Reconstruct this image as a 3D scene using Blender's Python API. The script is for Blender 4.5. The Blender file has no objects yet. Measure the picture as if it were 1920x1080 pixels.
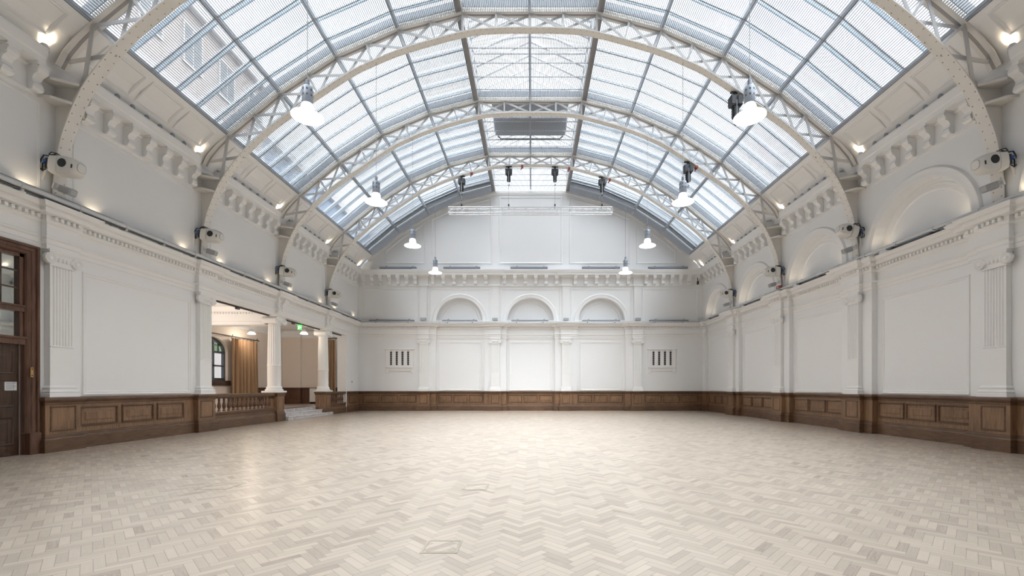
import bpy, bmesh, math, random
from mathutils import Vector, Matrix
random.seed(7)
S = bpy.context.scene
C = S.collection
PI = math.pi

# ------------------------------------------------------------------ dimensions
CAMX, CAMZ, FPX = 0.07, 1.4, 830.0
HW = 10.5                    # half width of the hall
YB = 27.0                    # end wall
BAY = 4.35
RIBS = [9.85, 14.2, 18.55, 22.9]
PIERS = [5.5] + RIBS         # pier positions on the long walls
YR = -4.0                    # rear of the hall (behind the camera)
Z_DADO, Z_ARCH, Z_CORN, Z_FRZ, Z_UP = 1.2, 4.40, 5.33, 7.6, 8.53

# ------------------------------------------------------------------ materials
def new_mat(name):
    m = bpy.data.materials.new(name); m.use_nodes = True
    nt = m.node_tree; nt.nodes.clear()
    out = nt.nodes.new('ShaderNodeOutputMaterial')
    return m, nt, out

def N(nt, typ, **kw):
    n = nt.nodes.new(typ)
    for k, v in kw.items():
        if k.startswith('i_'):
            n.inputs[int(k[2:])].default_value = v
        else:
            setattr(n, k, v)
    return n

def math_node(nt, op, a, b=None, c=None):
    n = nt.nodes.new('ShaderNodeMath'); n.operation = op
    for i, v in enumerate((a, b, c)):
        if v is None: continue
        if isinstance(v, (int, float)): n.inputs[i].default_value = v
        else: nt.links.new(v, n.inputs[i])
    return n.outputs[0]

def paint(name, col, rough=0.5, var=0.04, scale=3.0, bump=0.0, metallic=0.0, spec=0.5):
    m, nt, out = new_mat(name)
    b = N(nt, 'ShaderNodeBsdfPrincipled')
    tc = N(nt, 'ShaderNodeTexCoord')
    no = N(nt, 'ShaderNodeTexNoise'); no.inputs['Scale'].default_value = scale; no.inputs['Detail'].default_value = 4
    nt.links.new(tc.outputs['Object'], no.inputs['Vector'])
    mr = N(nt, 'ShaderNodeMapRange')
    mr.inputs['To Min'].default_value = 1 - var; mr.inputs['To Max'].default_value = 1 + var
    nt.links.new(no.outputs['Fac'], mr.inputs['Value'])
    mx = N(nt, 'ShaderNodeVectorMath', operation='SCALE'); mx.inputs[0].default_value = col
    nt.links.new(mr.outputs['Result'], mx.inputs['Scale'])
    nt.links.new(mx.outputs['Vector'], b.inputs['Base Color'])
    b.inputs['Roughness'].default_value = rough; b.inputs['Metallic'].default_value = metallic
    b.inputs['Specular IOR Level'].default_value = spec
    if bump:
        bp = N(nt, 'ShaderNodeBump'); bp.inputs['Strength'].default_value = bump; bp.inputs['Distance'].default_value = 0.01
        n2 = N(nt, 'ShaderNodeTexNoise'); n2.inputs['Scale'].default_value = 40
        nt.links.new(tc.outputs['Object'], n2.inputs['Vector']); nt.links.new(n2.outputs['Fac'], bp.inputs['Height'])
        nt.links.new(bp.outputs['Normal'], b.inputs['Normal'])
    nt.links.new(b.outputs[0], out.inputs[0])
    return m

def emis(name, col, strength, base=None):
    m, nt, out = new_mat(name)
    b = N(nt, 'ShaderNodeBsdfPrincipled')
    b.inputs['Base Color'].default_value = (*(base or col), 1)
    b.inputs['Emission Color'].default_value = (*col, 1); b.inputs['Emission Strength'].default_value = strength
    b.inputs['Roughness'].default_value = 0.5
    nt.links.new(b.outputs[0], out.inputs[0])
    return m

def translucent(name, col):
    m, nt, out = new_mat(name)
    a = N(nt, 'ShaderNodeBsdfTranslucent'); a.inputs[0].default_value = (*col, 1)
    d = N(nt, 'ShaderNodeBsdfDiffuse'); d.inputs[0].default_value = (*col, 1)
    mx = N(nt, 'ShaderNodeMixShader'); mx.inputs[0].default_value = .6
    nt.links.new(a.outputs[0], mx.inputs[1]); nt.links.new(d.outputs[0], mx.inputs[2]); nt.links.new(mx.outputs[0], out.inputs[0])
    return m

def glass(name, tint, gloss=0.08):
    m, nt, out = new_mat(name)
    t = N(nt, 'ShaderNodeBsdfTransparent'); t.inputs[0].default_value = (*tint, 1)
    g = N(nt, 'ShaderNodeBsdfGlossy'); g.inputs['Roughness'].default_value = 0.03
    fr = N(nt, 'ShaderNodeLayerWeight'); fr.inputs['Blend'].default_value = 0.25
    f = math_node(nt, 'MULTIPLY_ADD', fr.outputs['Fresnel'], 0.5, gloss)
    mx = N(nt, 'ShaderNodeMixShader')
    nt.links.new(f, mx.inputs[0]); nt.links.new(t.outputs[0], mx.inputs[1]); nt.links.new(g.outputs[0], mx.inputs[2])
    nt.links.new(mx.outputs[0], out.inputs[0])
    return m

def wood(name, dark, light, rough=0.42, axis='Z'):
    m, nt, out = new_mat(name)
    b = N(nt, 'ShaderNodeBsdfPrincipled'); b.inputs['Roughness'].default_value = rough
    tc = N(nt, 'ShaderNodeTexCoord'); mp = N(nt, 'ShaderNodeMapping')
    mp.inputs['Scale'].default_value = (14, 14, 1.1) if axis == 'Z' else (1.6, 1.6, 16)
    nt.links.new(tc.outputs['Object'], mp.inputs['Vector'])
    n1 = N(nt, 'ShaderNodeTexNoise'); n1.inputs['Scale'].default_value = 2.2; n1.inputs['Detail'].default_value = 6; n1.inputs['Distortion'].default_value = 0.6
    n2 = N(nt, 'ShaderNodeTexNoise'); n2.inputs['Scale'].default_value = 0.9; n2.inputs['Detail'].default_value = 2
    nt.links.new(mp.outputs['Vector'], n1.inputs['Vector']); nt.links.new(tc.outputs['Object'], n2.inputs['Vector'])
    a = math_node(nt, 'MULTIPLY_ADD', n2.outputs['Fac'], 0.6, -0.3)
    f = math_node(nt, 'ADD', n1.outputs['Fac'], a)
    r = N(nt, 'ShaderNodeValToRGB')
    r.color_ramp.elements[0].position = 0.3; r.color_ramp.elements[0].color = (*dark, 1)
    r.color_ramp.elements[1].position = 0.75; r.color_ramp.elements[1].color = (*light, 1)
    nt.links.new(f, r.inputs[0]); nt.links.new(r.outputs[0], b.inputs['Base Color'])
    nt.links.new(b.outputs[0], out.inputs[0])
    return m

def parquet(name, L=4, w=0.072):
    """Herringbone of L:1 blocks laid at 45 degrees to the hall."""
    m, nt, out = new_mat(name)
    M = lambda op, a, b=None, c=None: math_node(nt, op, a, b, c)
    geo = N(nt, 'ShaderNodeNewGeometry'); sp = N(nt, 'ShaderNodeSeparateXYZ')
    nt.links.new(geo.outputs['Position'], sp.inputs[0])
    k = 1 / (w * math.sqrt(2))
    X, Y = sp.outputs[0], sp.outputs[1]
    u = M('MULTIPLY', M('ADD', X, Y), k); v = M('MULTIPLY', M('SUBTRACT', Y, X), k)
    i = M('FLOOR', u); j = M('FLOOR', v)
    d = M('SUBTRACT', i, j)
    mm = M('FLOORED_MODULO', d, 2.0 * L)
    isv = M('GREATER_THAN', mm, L - 0.5)                      # 1 = block runs along v
    # along / across coordinates inside the block
    i0 = M('SUBTRACT', i, mm)
    j0 = M('SUBTRACT', j, M('SUBTRACT', 2.0 * L - 1, mm))
    def mixv(a, b):                                          # a if not isv else b
        return M('ADD', M('MULTIPLY', a, M('SUBTRACT', 1.0, isv)), M('MULTIPLY', b, isv))
    along = mixv(M('SUBTRACT', u, i0), M('SUBTRACT', v, j0))
    across = mixv(M('SUBTRACT', v, j), M('SUBTRACT', u, i))
    ida = mixv(i0, M('ADD', i, 0.37)); idb = mixv(j, M('ADD', j0, 0.71))
    cid = N(nt, 'ShaderNodeCombineXYZ'); nt.links.new(ida, cid.inputs[0]); nt.links.new(idb, cid.inputs[1])
    wn = N(nt, 'ShaderNodeTexWhiteNoise'); wn.noise_dimensions = '2D'; nt.links.new(cid.outputs[0], wn.inputs['Vector'])
    rnd = wn.outputs['Value']
    ws = N(nt, 'ShaderNodeSeparateColor'); nt.links.new(wn.outputs['Color'], ws.inputs[0])
    # joints
    e1 = M('MINIMUM', across, M('SUBTRACT', 1.0, across))
    e2 = M('MINIMUM', along, M('SUBTRACT', float(L), along))
    e = M('MINIMUM', e1, e2)
    joint = N(nt, 'ShaderNodeMapRange'); joint.inputs['From Min'].default_value = 0.0; joint.inputs['From Max'].default_value = 0.035
    nt.links.new(e, joint.inputs['Value'])
    # grain
    gv = N(nt, 'ShaderNodeCombineXYZ')
    nt.links.new(M('ADD', M('MULTIPLY', along, 0.35), M('MULTIPLY', rnd, 91.0)), gv.inputs[0])
    nt.links.new(M('MULTIPLY', across, 5.0), gv.inputs[1]); nt.links.new(M('MULTIPLY', ws.outputs[1], 57.0), gv.inputs[2])
    gn = N(nt, 'ShaderNodeTexNoise'); gn.inputs['Scale'].default_value = 1.3; gn.inputs['Detail'].default_value = 5; gn.inputs['Distortion'].default_value = 0.4
    nt.links.new(gv.outputs[0], gn.inputs['Vector'])
    # broad wear
    bw = N(nt, 'ShaderNodeTexNoise'); bw.inputs['Scale'].default_value = 0.45; bw.inputs['Detail'].default_value = 3
    nt.links.new(geo.outputs['Position'], bw.inputs['Vector'])
    ramp = N(nt, 'ShaderNodeValToRGB'); el = ramp.color_ramp.elements
    el[0].position = 0.0; el[0].color = (0.25, 0.188, 0.142, 1)
    el[1].position = 1.0; el[1].color = (0.56, 0.473, 0.383, 1)
    for p, c in ((0.05, (0.345, 0.275, 0.217, 1)), (0.18, (0.42, 0.349, 0.28, 1)), (0.5, (0.485, 0.408, 0.33, 1))):
        n_ = el.new(p); n_.color = c
    tone = M('ADD', M('MULTIPLY', rnd, 0.78), M('MULTIPLY_ADD', gn.outputs['Fac'], 0.5, -0.14))
    tone = M('ADD', tone, M('MULTIPLY_ADD', bw.outputs['Fac'], 0.24, -0.12))
    nt.links.new(tone, ramp.inputs[0])
    mixc = N(nt, 'ShaderNodeMix', data_type='RGBA')
    mixc.inputs[6].default_value = (0.17, 0.135, 0.11, 1)
    nt.links.new(joint.outputs[0], mixc.inputs[0]); nt.links.new(ramp.outputs[0], mixc.inputs[7])
    b = N(nt, 'ShaderNodeBsdfPrincipled')
    nt.links.new(mixc.outputs[2], b.inputs['Base Color'])
    ro = M('ADD', M('MULTIPLY_ADD', ws.outputs[2], 0.10, 0.34), M('MULTIPLY', bw.outputs['Fac'], 0.12))
    nt.links.new(ro, b.inputs['Roughness'])
    b.inputs['Specular IOR Level'].default_value = 0.3
    b.inputs['Coat Weight'].default_value = 0.9; b.inputs['Coat Roughness'].default_value = 0.27; b.inputs['Coat IOR'].default_value = 1.5
    nt.links.new(b.outputs[0], out.inputs[0])
    return m

def marble(name):
    m, nt, out = new_mat(name)
    b = N(nt, 'ShaderNodeBsdfPrincipled'); b.inputs['Roughness'].default_value = 0.35
    tc = N(nt, 'ShaderNodeTexCoord')
    n1 = N(nt, 'ShaderNodeTexNoise'); n1.inputs['Scale'].default_value = 3; n1.inputs['Detail'].default_value = 9; n1.inputs['Distortion'].default_value = 2
    nt.links.new(tc.outputs['Object'], n1.inputs['Vector'])
    r = N(nt, 'ShaderNodeValToRGB')
    r.color_ramp.elements[0].position = 0.36; r.color_ramp.elements[0].color = (0.47, 0.41, 0.42, 1)
    r.color_ramp.elements[1].position = 0.58; r.color_ramp.elements[1].color = (0.64, 0.64, 0.635, 1)
    nt.links.new(n1.outputs['Fac'], r.inputs[0]); nt.links.new(r.outputs[0], b.inputs['Base Color'])
    nt.links.new(b.outputs[0], out.inputs[0])
    return m

def brick(name):
    m, nt, out = new_mat(name)
    b = N(nt, 'ShaderNodeBsdfPrincipled'); b.inputs['Roughness'].default_value = 0.9
    tc = N(nt, 'ShaderNodeTexCoord'); mp = N(nt, 'ShaderNodeMapping'); mp.inputs['Rotation'].default_value = (PI / 2, 0, PI / 2)
    bt = N(nt, 'ShaderNodeTexBrick'); bt.inputs['Scale'].default_value = 2.2
    bt.inputs['Color1'].default_value = (0.20, 0.095, 0.07, 1); bt.inputs['Color2'].default_value = (0.155, 0.075, 0.058, 1); bt.inputs['Mortar'].default_value = (0.24, 0.21, 0.2, 1)
    nt.links.new(tc.outputs['Object'], mp.inputs[0]); nt.links.new(mp.outputs[0], bt.inputs['Vector'])
    nt.links.new(bt.outputs['Color'], b.inputs['Base Color']); nt.links.new(b.outputs[0], out.inputs[0])
    return m

MAT = dict(
    white=paint('white_paint', (0.84, 0.845, 0.85), 0.55, 0.015, 0.7, 0.02),
    plaster=paint('white_plaster', (0.85, 0.85, 0.845), 0.6, 0.02, 2.0, 0.03),
    beige=paint('beige_room_paint', (0.76, 0.68, 0.61), 0.6, 0.02, 1.0),
    iron=paint('cream_iron_paint', (0.78, 0.755, 0.715), 0.45, 0.04, 2.0, 0.02),
    ironlite=paint('pale_iron_paint', (0.62, 0.62, 0.625), 0.4, 0.03, 3.0),
    rivet=paint('iron_rivet_paint', (0.44, 0.41, 0.37), 0.5, 0.05),
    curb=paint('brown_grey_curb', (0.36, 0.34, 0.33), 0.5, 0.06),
    slat=paint('grey_aluminium_slats', (0.24, 0.265, 0.30), 0.4, 0.05, 4.0, metallic=0.1),
    bar=paint('grey_glazing_bar', (0.50, 0.53, 0.57), 0.4, 0.05, metallic=0.1),
    barlite=translucent('pale_glazing_plate', (0.72, 0.78, 0.82)),
    beam=paint('grey_roof_beam', (0.17, 0.185, 0.205), 0.5, 0.06),
    alu=paint('bright_aluminium', (0.80, 0.81, 0.83), 0.3, 0.04, metallic=0.3),
    gear=paint('lamp_housing_grey', (0.30, 0.33, 0.38), 0.35, 0.04, metallic=0.3),
    black=paint('black_casing', (0.02, 0.022, 0.026), 0.45, 0.1),
    darkgrey=paint('dark_grey_casing', (0.07, 0.075, 0.085), 0.5, 0.1),
    batten=paint('slate_blue_batten', (0.20, 0.225, 0.26), 0.45, 0.06),
    pipe=paint('pale_grey_pipe', (0.62, 0.64, 0.66), 0.35, 0.05),
    grey=paint('mid_grey_casing', (0.40, 0.41, 0.42), 0.5, 0.05),
    cream=paint('off_white_casing', (0.76, 0.75, 0.72), 0.4, 0.03),
    blue=paint('blue_plug', (0.03, 0.12, 0.5), 0.4, 0.05),
    red=paint('red_shackle', (0.35, 0.08, 0.07), 0.5, 0.1),
    oak=wood('brown_oak', (0.15, 0.082, 0.044), (0.31, 0.18, 0.098)),
    oakh=wood('brown_oak_rail', (0.085, 0.045, 0.025), (0.175, 0.097, 0.054), axis='H'),
    oakd=wood('dark_oak_door', (0.035, 0.018, 0.010), (0.085, 0.045, 0.026)),
    oakf=wood('red_brown_frame', (0.075, 0.034, 0.02), (0.17, 0.085, 0.052)),
    floor=parquet('herringbone_parquet'),
    marble=marble('grey_marble'),
    curtain=paint('tan_curtain_cloth', (0.34, 0.215, 0.125), 0.85, 0.12, 2.0),
    brick=brick('outside_brick'),
    slate=paint('blue_grey_render', (0.13, 0.17, 0.23), 0.8, 0.2, 0.5),
    stone=paint('outside_stone', (0.34, 0.33, 0.33), 0.8, 0.06),
    roofglass=glass('roof_glass', (0.94, 0.97, 1.0), 0.03),
    winglass=glass('window_glass', (0.9, 0.95, 0.96), 0.05),
    greenglass=glass('green_window_glass', (0.55, 0.88, 0.62), 0.05),
    mirror=paint('silvered_pane', (0.80, 0.84, 0.83), 0.03, 0.0, metallic=1.0),
    shade=emis('glowing_white_shade', (1.0, 0.99, 0.97), 1.5, (0.9, 0.9, 0.9)),
    bulb=emis('glowing_bulb', (1.0, 0.98, 0.94), 4.0),
    warm=emis('warm_lens', (1.0, 0.83, 0.6), 8.0),
    green=emis('green_sign', (0.08, 0.75, 0.12), 1.0),
    signwhite=emis('sign_white', (0.9, 1.0, 0.9), 1.2),
    paper=paint('white_paper', (0.72, 0.72, 0.73), 0.7, 0.02),
    ink=paint('grey_ink', (0.18, 0.18, 0.2), 0.7, 0.02),
    brass=paint('dull_brass', (0.45, 0.27, 0.12), 0.4, 0.06, metallic=0.5),
    hatch=paint('floor_hatch_metal', (0.42, 0.38, 0.30), 0.4, 0.06, metallic=0.4),
)

# ------------------------------------------------------------------ mesh helper
class MB:
    def __init__(s): s.v = []; s.f = []; s.smooth = False
    def add(s, vs, fs):
        o = len(s.v); s.v += [tuple(p) for p in vs]; s.f += [tuple(o + i for i in f) for f in fs]
    def quad(s, a, b, c, d): s.add((a, b, c, d), ((0, 1, 2, 3),))
    def box(s, x0, x1, y0, y1, z0, z1, mp=None):
        p = [(x, y, z) for z in (z0, z1) for y in (y0, y1) for x in (x0, x1)]
        if mp: p = [mp(*q) for q in p]
        s.add(p, ((0, 2, 3, 1), (4, 5, 7, 6), (0, 1, 5, 4), (2, 6, 7, 3), (0, 4, 6, 2), (1, 3, 7, 5)))
    def cbox(s, x0, x1, y0, y1, z0, z1, c=0.01, mp=None):
        """box with chamfered edges"""
        vs = []; key = {}
        ax = ((x0, x1), (y0, y1), (z0, z1))
        def V(i, j, k, a):                     # corner with axis a at full extent
            t = (i, j, k, a)
            if t not in key:
                q = []
                for n, h in enumerate((i, j, k)):
                    e = ax[n][h]
                    q.append(e if n == a else e + (c if h == 0 else -c))
                key[t] = len(vs); vs.append(mp(*q) if mp else tuple(q))
            return key[t]
        fs = []
        for a in range(3):
            for h in (0, 1):
                b, d = [n for n in range(3) if n != a]
                loop = []
                for (p, q) in ((0, 0), (1, 0), (1, 1), (0, 1)):
                    t = [0, 0, 0]; t[a] = h; t[b] = p; t[d] = q; loop.append(V(*t, a))
                fs.append(loop)
        for a in range(3):                       # edges along axis a
            b, d = [n for n in range(3) if n != a]
            for p in (0, 1):
                for q in (0, 1):
                    t0 = [0, 0, 0]; t0[b] = p; t0[d] = q; t1 = list(t0); t1[a] = 1
                    fs.append([V(*t0, b), V(*t1, b), V(*t1, d), V(*t0, d)])
        for i in (0, 1):
            for j in (0, 1):
                for k in (0, 1): fs.append([V(i, j, k, 0), V(i, j, k, 1), V(i, j, k, 2)])
        s.add(vs, fs)
    def bar(s, a, b, w, h, up=(0, 0, 1)):
        """rectangular bar between two points"""
        a, b = Vector(a), Vector(b); d = (b - a).normalized(); up = Vector(up)
        x = d.cross(up)
        if x.length < 1e-4: x = d.cross(Vector((1, 0, 0)))
        x.normalize(); y = x.cross(d).normalized()
        vs = [p + x * (i * w / 2) + y * (j * h / 2) for p in (a, b) for i, j in ((-1, -1), (1, -1), (1, 1), (-1, 1))]
        s.add(vs, ((0, 1, 2, 3), (7, 6, 5, 4), (0, 4, 5, 1), (1, 5, 6, 2), (2, 6, 7, 3), (3, 7, 4, 0)))
    def tube(s, pts, r, n=8, cap=True):
        pts = [Vector(p) for p in pts]; rs = r if isinstance(r, (list, tuple)) else [r] * len(pts)
        rings = []
        ref = None
        for i, p in enumerate(pts):
            d = (pts[min(i + 1, len(pts) - 1)] - pts[max(i - 1, 0)]).normalized()
            if ref is None: ref = d.orthogonal().normalized()
            x = (ref - d * ref.dot(d))
            x = x.normalized() if x.length > 1e-5 else d.orthogonal().normalized()
            ref = x; y = d.cross(x)
            rings.append([p + (x * math.cos(2 * PI * k / n) + y * math.sin(2 * PI * k / n)) * rs[i] for k in range(n)])
        vs = [q for rr in rings for q in rr]; fs = []
        for i in range(len(pts) - 1):
            for k in range(n):
                fs.append((i * n + k, i * n + (k + 1) % n, (i + 1) * n + (k + 1) % n, (i + 1) * n + k))
        if cap: fs.append(tuple(range(n))[::-1]); fs.append(tuple((len(pts) - 1) * n + k for k in range(n)))
        s.add(vs, fs)
    def lathe(s, prof, n=24, c=(0, 0, 0), axis='Z', mod=None, cap=True):
        """prof: list of (r, h). mod(angle, i) scales the radius"""
        vs = []
        for i, (r, h) in enumerate(prof):
            for k in range(n):
                a = 2 * PI * k / n; rr = r * (mod(k, i) if mod else 1)
                x, y = rr * math.cos(a), rr * math.sin(a)
                q = {'Z': (x, y, h), 'X': (h, x, y), 'Y': (x, h, y)}[axis]
                vs.append((c[0] + q[0], c[1] + q[1], c[2] + q[2]))
        fs = []
        for i in range(len(prof) - 1):
            for k in range(n):
                fs.append((i * n + k, i * n + (k + 1) % n, (i + 1) * n + (k + 1) % n, (i + 1) * n + k))
        if cap: fs.append(tuple(range(n))[::-1]); fs.append(tuple((len(prof) - 1) * n + k for k in range(n)))
        s.add(vs, fs)
    def poly(s, pts): s.add(pts, (tuple(range(len(pts))),))
    def prism(s, pts, mpa, mpb):
        """extrude a 2-D outline between two mappings"""
        n = len(pts); vs = [mpa(*p) for p in pts] + [mpb(*p) for p in pts]
        fs = [tuple(range(n))[::-1], tuple(range(n, 2 * n))] + [(k, (k + 1) % n, n + (k + 1) % n, n + k) for k in range(n)]
        s.add(vs, fs)
    def build(s, name, mat, parent=None, smooth=None, angle=40, fix=True):
        me = bpy.data.meshes.new(name)
        off = Vector((0, 0, 0))
        p = parent
        while p is not None: off += p.location; p = p.parent
        me.from_pydata([Vector(q) - off for q in s.v], [], s.f)
        if fix:
            bm = bmesh.new(); bm.from_mesh(me); bmesh.ops.recalc_face_normals(bm, faces=bm.faces); bm.to_mesh(me); bm.free()
        me.materials.append(MAT[mat] if isinstance(mat, str) else mat)
        if smooth:
            for q in me.polygons: q.use_smooth = True
            me.set_sharp_from_angle(angle=math.radians(angle))
        o = bpy.data.objects.new(name, me); C.objects.link(o)
        if parent is not None: o.parent = parent
        return o

def thing(name, label, cat, loc=(0, 0, 0), group=None):
    o = bpy.data.objects.new(name, None); C.objects.link(o); o.location = loc
    o.empty_display_size = 0.1
    o['label'] = label; o['category'] = cat
    if group: o['group'] = group
    return o

def tag(o, label, cat, group=None, kind=None):
    o['label'] = label; o['category'] = cat
    if group: o['group'] = group
    if kind: o['kind'] = kind
    return o

def struct_root(name, label=None, cat=None):
    o = bpy.data.objects.new(name, None); C.objects.link(o); o['kind'] = 'structure'
    if label: o['label'] = label
    if cat: o['category'] = cat
    return o

def struct(name, mb, mat, label=None, cat=None, **kw):
    o = mb.build(name, mat, **kw); o['kind'] = 'structure'
    if label: o['label'] = label
    if cat: o['category'] = cat
    return o

def copy_tree(o, loc, label=None, parent=None):
    c = o.copy(); C.objects.link(c)
    if parent is None:
        c.location = loc
        if label: c['label'] = label
    else: c.parent = parent
    for ch in list(o.children): copy_tree(ch, None, None, c)
    return c

# wall-space mappings: u along the wall, d out of the wall into the hall, z up
def mL(u, d, z): return (-HW + d, u, z)
def mR(u, d, z): return (HW - d, u, z)
def mBk(u, d, z): return (u, YB - d, z)

def offset_path(path, p):
    out = []; n = len(path)
    for i in range(n):
        ns = []
        for a, b in ((i - 1, i), (i, i + 1)):
            if a < 0 or b >= n: continue
            du, dd = path[b][0] - path[a][0], path[b][1] - path[a][1]; l = math.hypot(du, dd)
            if l > 1e-9: ns.append((-dd / l, du / l))
        if len(ns) == 1: nx, ny = ns[0]; k = 1
        else:
            nx, ny = ns[0][0] + ns[1][0], ns[0][1] + ns[1][1]; l2 = nx * nx + ny * ny
            k = 2 / l2 if l2 > 1e-6 else 1
        out.append((path[i][0] + nx * p * k, path[i][1] + ny * p * k))
    return out

def sweep(mb, mp, path, prof, caps=True):
    rows = [[mp(u, d, z) for (u, d) in offset_path(path, p)] for (p, z) in prof]
    n = len(path); vs = [q for r in rows for q in r]; fs = []
    for i in range(len(prof) - 1):
        for k in range(n - 1): fs.append((i * n + k, i * n + k + 1, (i + 1) * n + k + 1, (i + 1) * n + k))
    if caps:
        fs.append(tuple(i * n for i in range(len(prof)))); fs.append(tuple(i * n + n - 1 for i in range(len(prof)))[::-1])
    mb.add(vs, fs)

def rings(mb, mp, u0, u1, z0, z1, steps, cap=True):
    """nested rectangles: steps = (inset, depth)"""
    vs = []; fs = []
    for ins, d in steps:
        vs += [mp(u0 + ins, d, z0 + ins), mp(u1 - ins, d, z0 + ins), mp(u1 - ins, d, z1 - ins), mp(u0 + ins, d, z1 - ins)]
    for i in range(len(steps) - 1):
        for k in range(4): fs.append((i * 4 + k, i * 4 + (k + 1) % 4, i * 4 + 4 + (k + 1) % 4, i * 4 + 4 + k))
    if cap:
        b = (len(steps) - 1) * 4; fs.append((b, b + 1, b + 2, b + 3))
    mb.add(vs, fs)

def frame_moulding(mb, mp, u0, u1, z0, z1, d, s=1.0):
    rings(mb, mp, u0, u1, z0, z1, [(0, d - .005), (.012 * s, d + .03 * s), (.04 * s, d + .035 * s), (.06 * s, d + .012 * s), (.10 * s, d + .02 * s), (.12 * s, d - .005)], cap=False)

def arch_pts(R, n=40): return [(R * math.cos(PI - PI * k / n), R * math.sin(PI - PI * k / n)) for k in range(n + 1)]

def arch_wall(mb, mp, u0, u1, z0, z1, uc, zs, R, d, depth):
    """wall rectangle with a semicircular-headed recess standing on z0"""
    angs = sorted(set([PI * k / 40 for k in range(41)] + [math.atan2(z1 - zs, u1 - uc), math.atan2(z1 - zs, u0 - uc)]))
    def outer(a):
        c, s_ = math.cos(a), math.sin(a); t = 1e9
        if c > 1e-6: t = min(t, (u1 - uc) / c)
        if c < -1e-6: t = min(t, (u0 - uc) / c)
        if s_ > 1e-6: t = min(t, (z1 - zs) / s_)
        return (uc + c * t, zs + s_ * t)
    for a, b in zip(angs, angs[1:]):
        pa, pb = (uc + R * math.cos(a), zs + R * math.sin(a)), (uc + R * math.cos(b), zs + R * math.sin(b))
        oa, ob = outer(a), outer(b)
        mb.quad(mp(pa[0], d, pa[1]), mp(oa[0], d, oa[1]), mp(ob[0], d, ob[1]), mp(pb[0], d, pb[1]))
        mb.quad(mp(pa[0], d, pa[1]), mp(pb[0], d, pb[1]), mp(pb[0], d - depth, pb[1]), mp(pa[0], d - depth, pa[1]))
    if zs > z0 + 1e-6:
        for a, b in ((u0, uc - R), (uc + R, u1)):
            mb.quad(mp(a, d, z0), mp(b, d, z0), mp(b, d, zs), mp(a, d, zs))
        for a in (uc - R, uc + R):
            mb.quad(mp(a, d, z0), mp(a, d, zs), mp(a, d - depth, zs), mp(a, d - depth, z0))
    pts = [mp(uc - R, d - depth, z0)] + [mp(uc + x, d - depth, zs + z) for x, z in arch_pts(R)] + [mp(uc + R, d - depth, z0)]
    mb.poly(pts)

def arch_band(mb, mp, uc, z0, zs, prof, n=40):
    """moulding round an arch; prof: (radius, d)"""
    rows = []
    for R, d in prof:
        rows.append([mp(uc - R, d, z0)] + [mp(uc + x, d, zs + z) for x, z in arch_pts(R, n)] + [mp(uc + R, d, z0)])
    m = len(rows[0]); fs = []
    for i in range(len(rows) - 1):
        for k in range(m - 1): fs.append((i * m + k, i * m + k + 1, (i + 1) * m + k + 1, (i + 1) * m + k))
    mb.add([q for r in rows for q in r], fs)
WORLD, EXPO, SUN = 1.15, 0.57, 15.8
# ================================================================== SETTING
def path_breaks(u0, u1, base, breaks):
    """axis-aligned plan path; breaks = [(ua, ub, d), ...] in order of u, all disjoint"""
    p = [(u0, base)]; cur = base
    last = u0
    for ua, ub, d in breaks:
        ua, ub = max(ua, u0), min(ub, u1)
        if ub <= ua: continue
        if ua > last + 1e-6 and cur != base:
            p += [(last, cur), (last, base)]; cur = base
        if d != cur:
            p += [(ua, cur), (ua, d)]; cur = d
        last = ub
    if cur != base and last < u1 - 1e-6: p += [(last, cur), (last, base)]; cur = base
    p.append((u1, cur))
    q = []
    for a in p:
        if not q or abs(a[0] - q[-1][0]) + abs(a[1] - q[-1][1]) > 1e-6: q.append(a)
    return q

def stepped(centres, back, pil, dback, dpil):
    r = []
    for c in centres:
        r += [(c - back, c - pil, dback), (c - pil, c + pil, dpil), (c + pil, c + back, dback)]
    return r

REC = -0.15
pathL_ent = path_breaks(YR, YB, 0.0, [(c - .31, c + .31, .12) for c in PIERS])
pathR_ent = path_breaks(YR, YB, REC, stepped(PIERS, .65, .30, .02, .14) + [(26.5, YB, .02)])
BP = [-6.5, -2.15, 2.15, 6.5]
def back_breaks(pil, dpil):
    return ([(-HW, BP[0] - pil, .02), (BP[0] - pil, BP[0] + pil, dpil), (BP[0] + pil, BP[0] + .72, .02)]
            + stepped(BP[1:3], .66, pil, .02, dpil)
            + [(BP[3] - .72, BP[3] - pil, .02), (BP[3] - pil, BP[3] + pil, dpil), (BP[3] + pil, HW, .02)])
pathB_ent = path_breaks(-HW, HW, REC, back_breaks(.30, .14))

def subpath(path, a, b):
    """part of a plan path between u=a and u=b"""
    out = []
    for (p, q) in zip(path, path[1:]):
        if max(p[0], q[0]) < a - 1e-9 or min(p[0], q[0]) > b + 1e-9: continue
        for t in (p, q):
            s_ = (min(max(t[0], a), b), t[1])
            if not out or abs(s_[0] - out[-1][0]) + abs(s_[1] - out[-1][1]) > 1e-6: out.append(s_)
    return out

# ---- floor
mb = MB(); mb.quad((-HW - .3, YR, 0), (HW + .3, YR, 0), (HW + .3, YB + .2, 0), (-HW - .3, YB + .2, 0))
struct('floor', mb, 'floor', 'pale herringbone wood block floor of the hall', 'floor')

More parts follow.
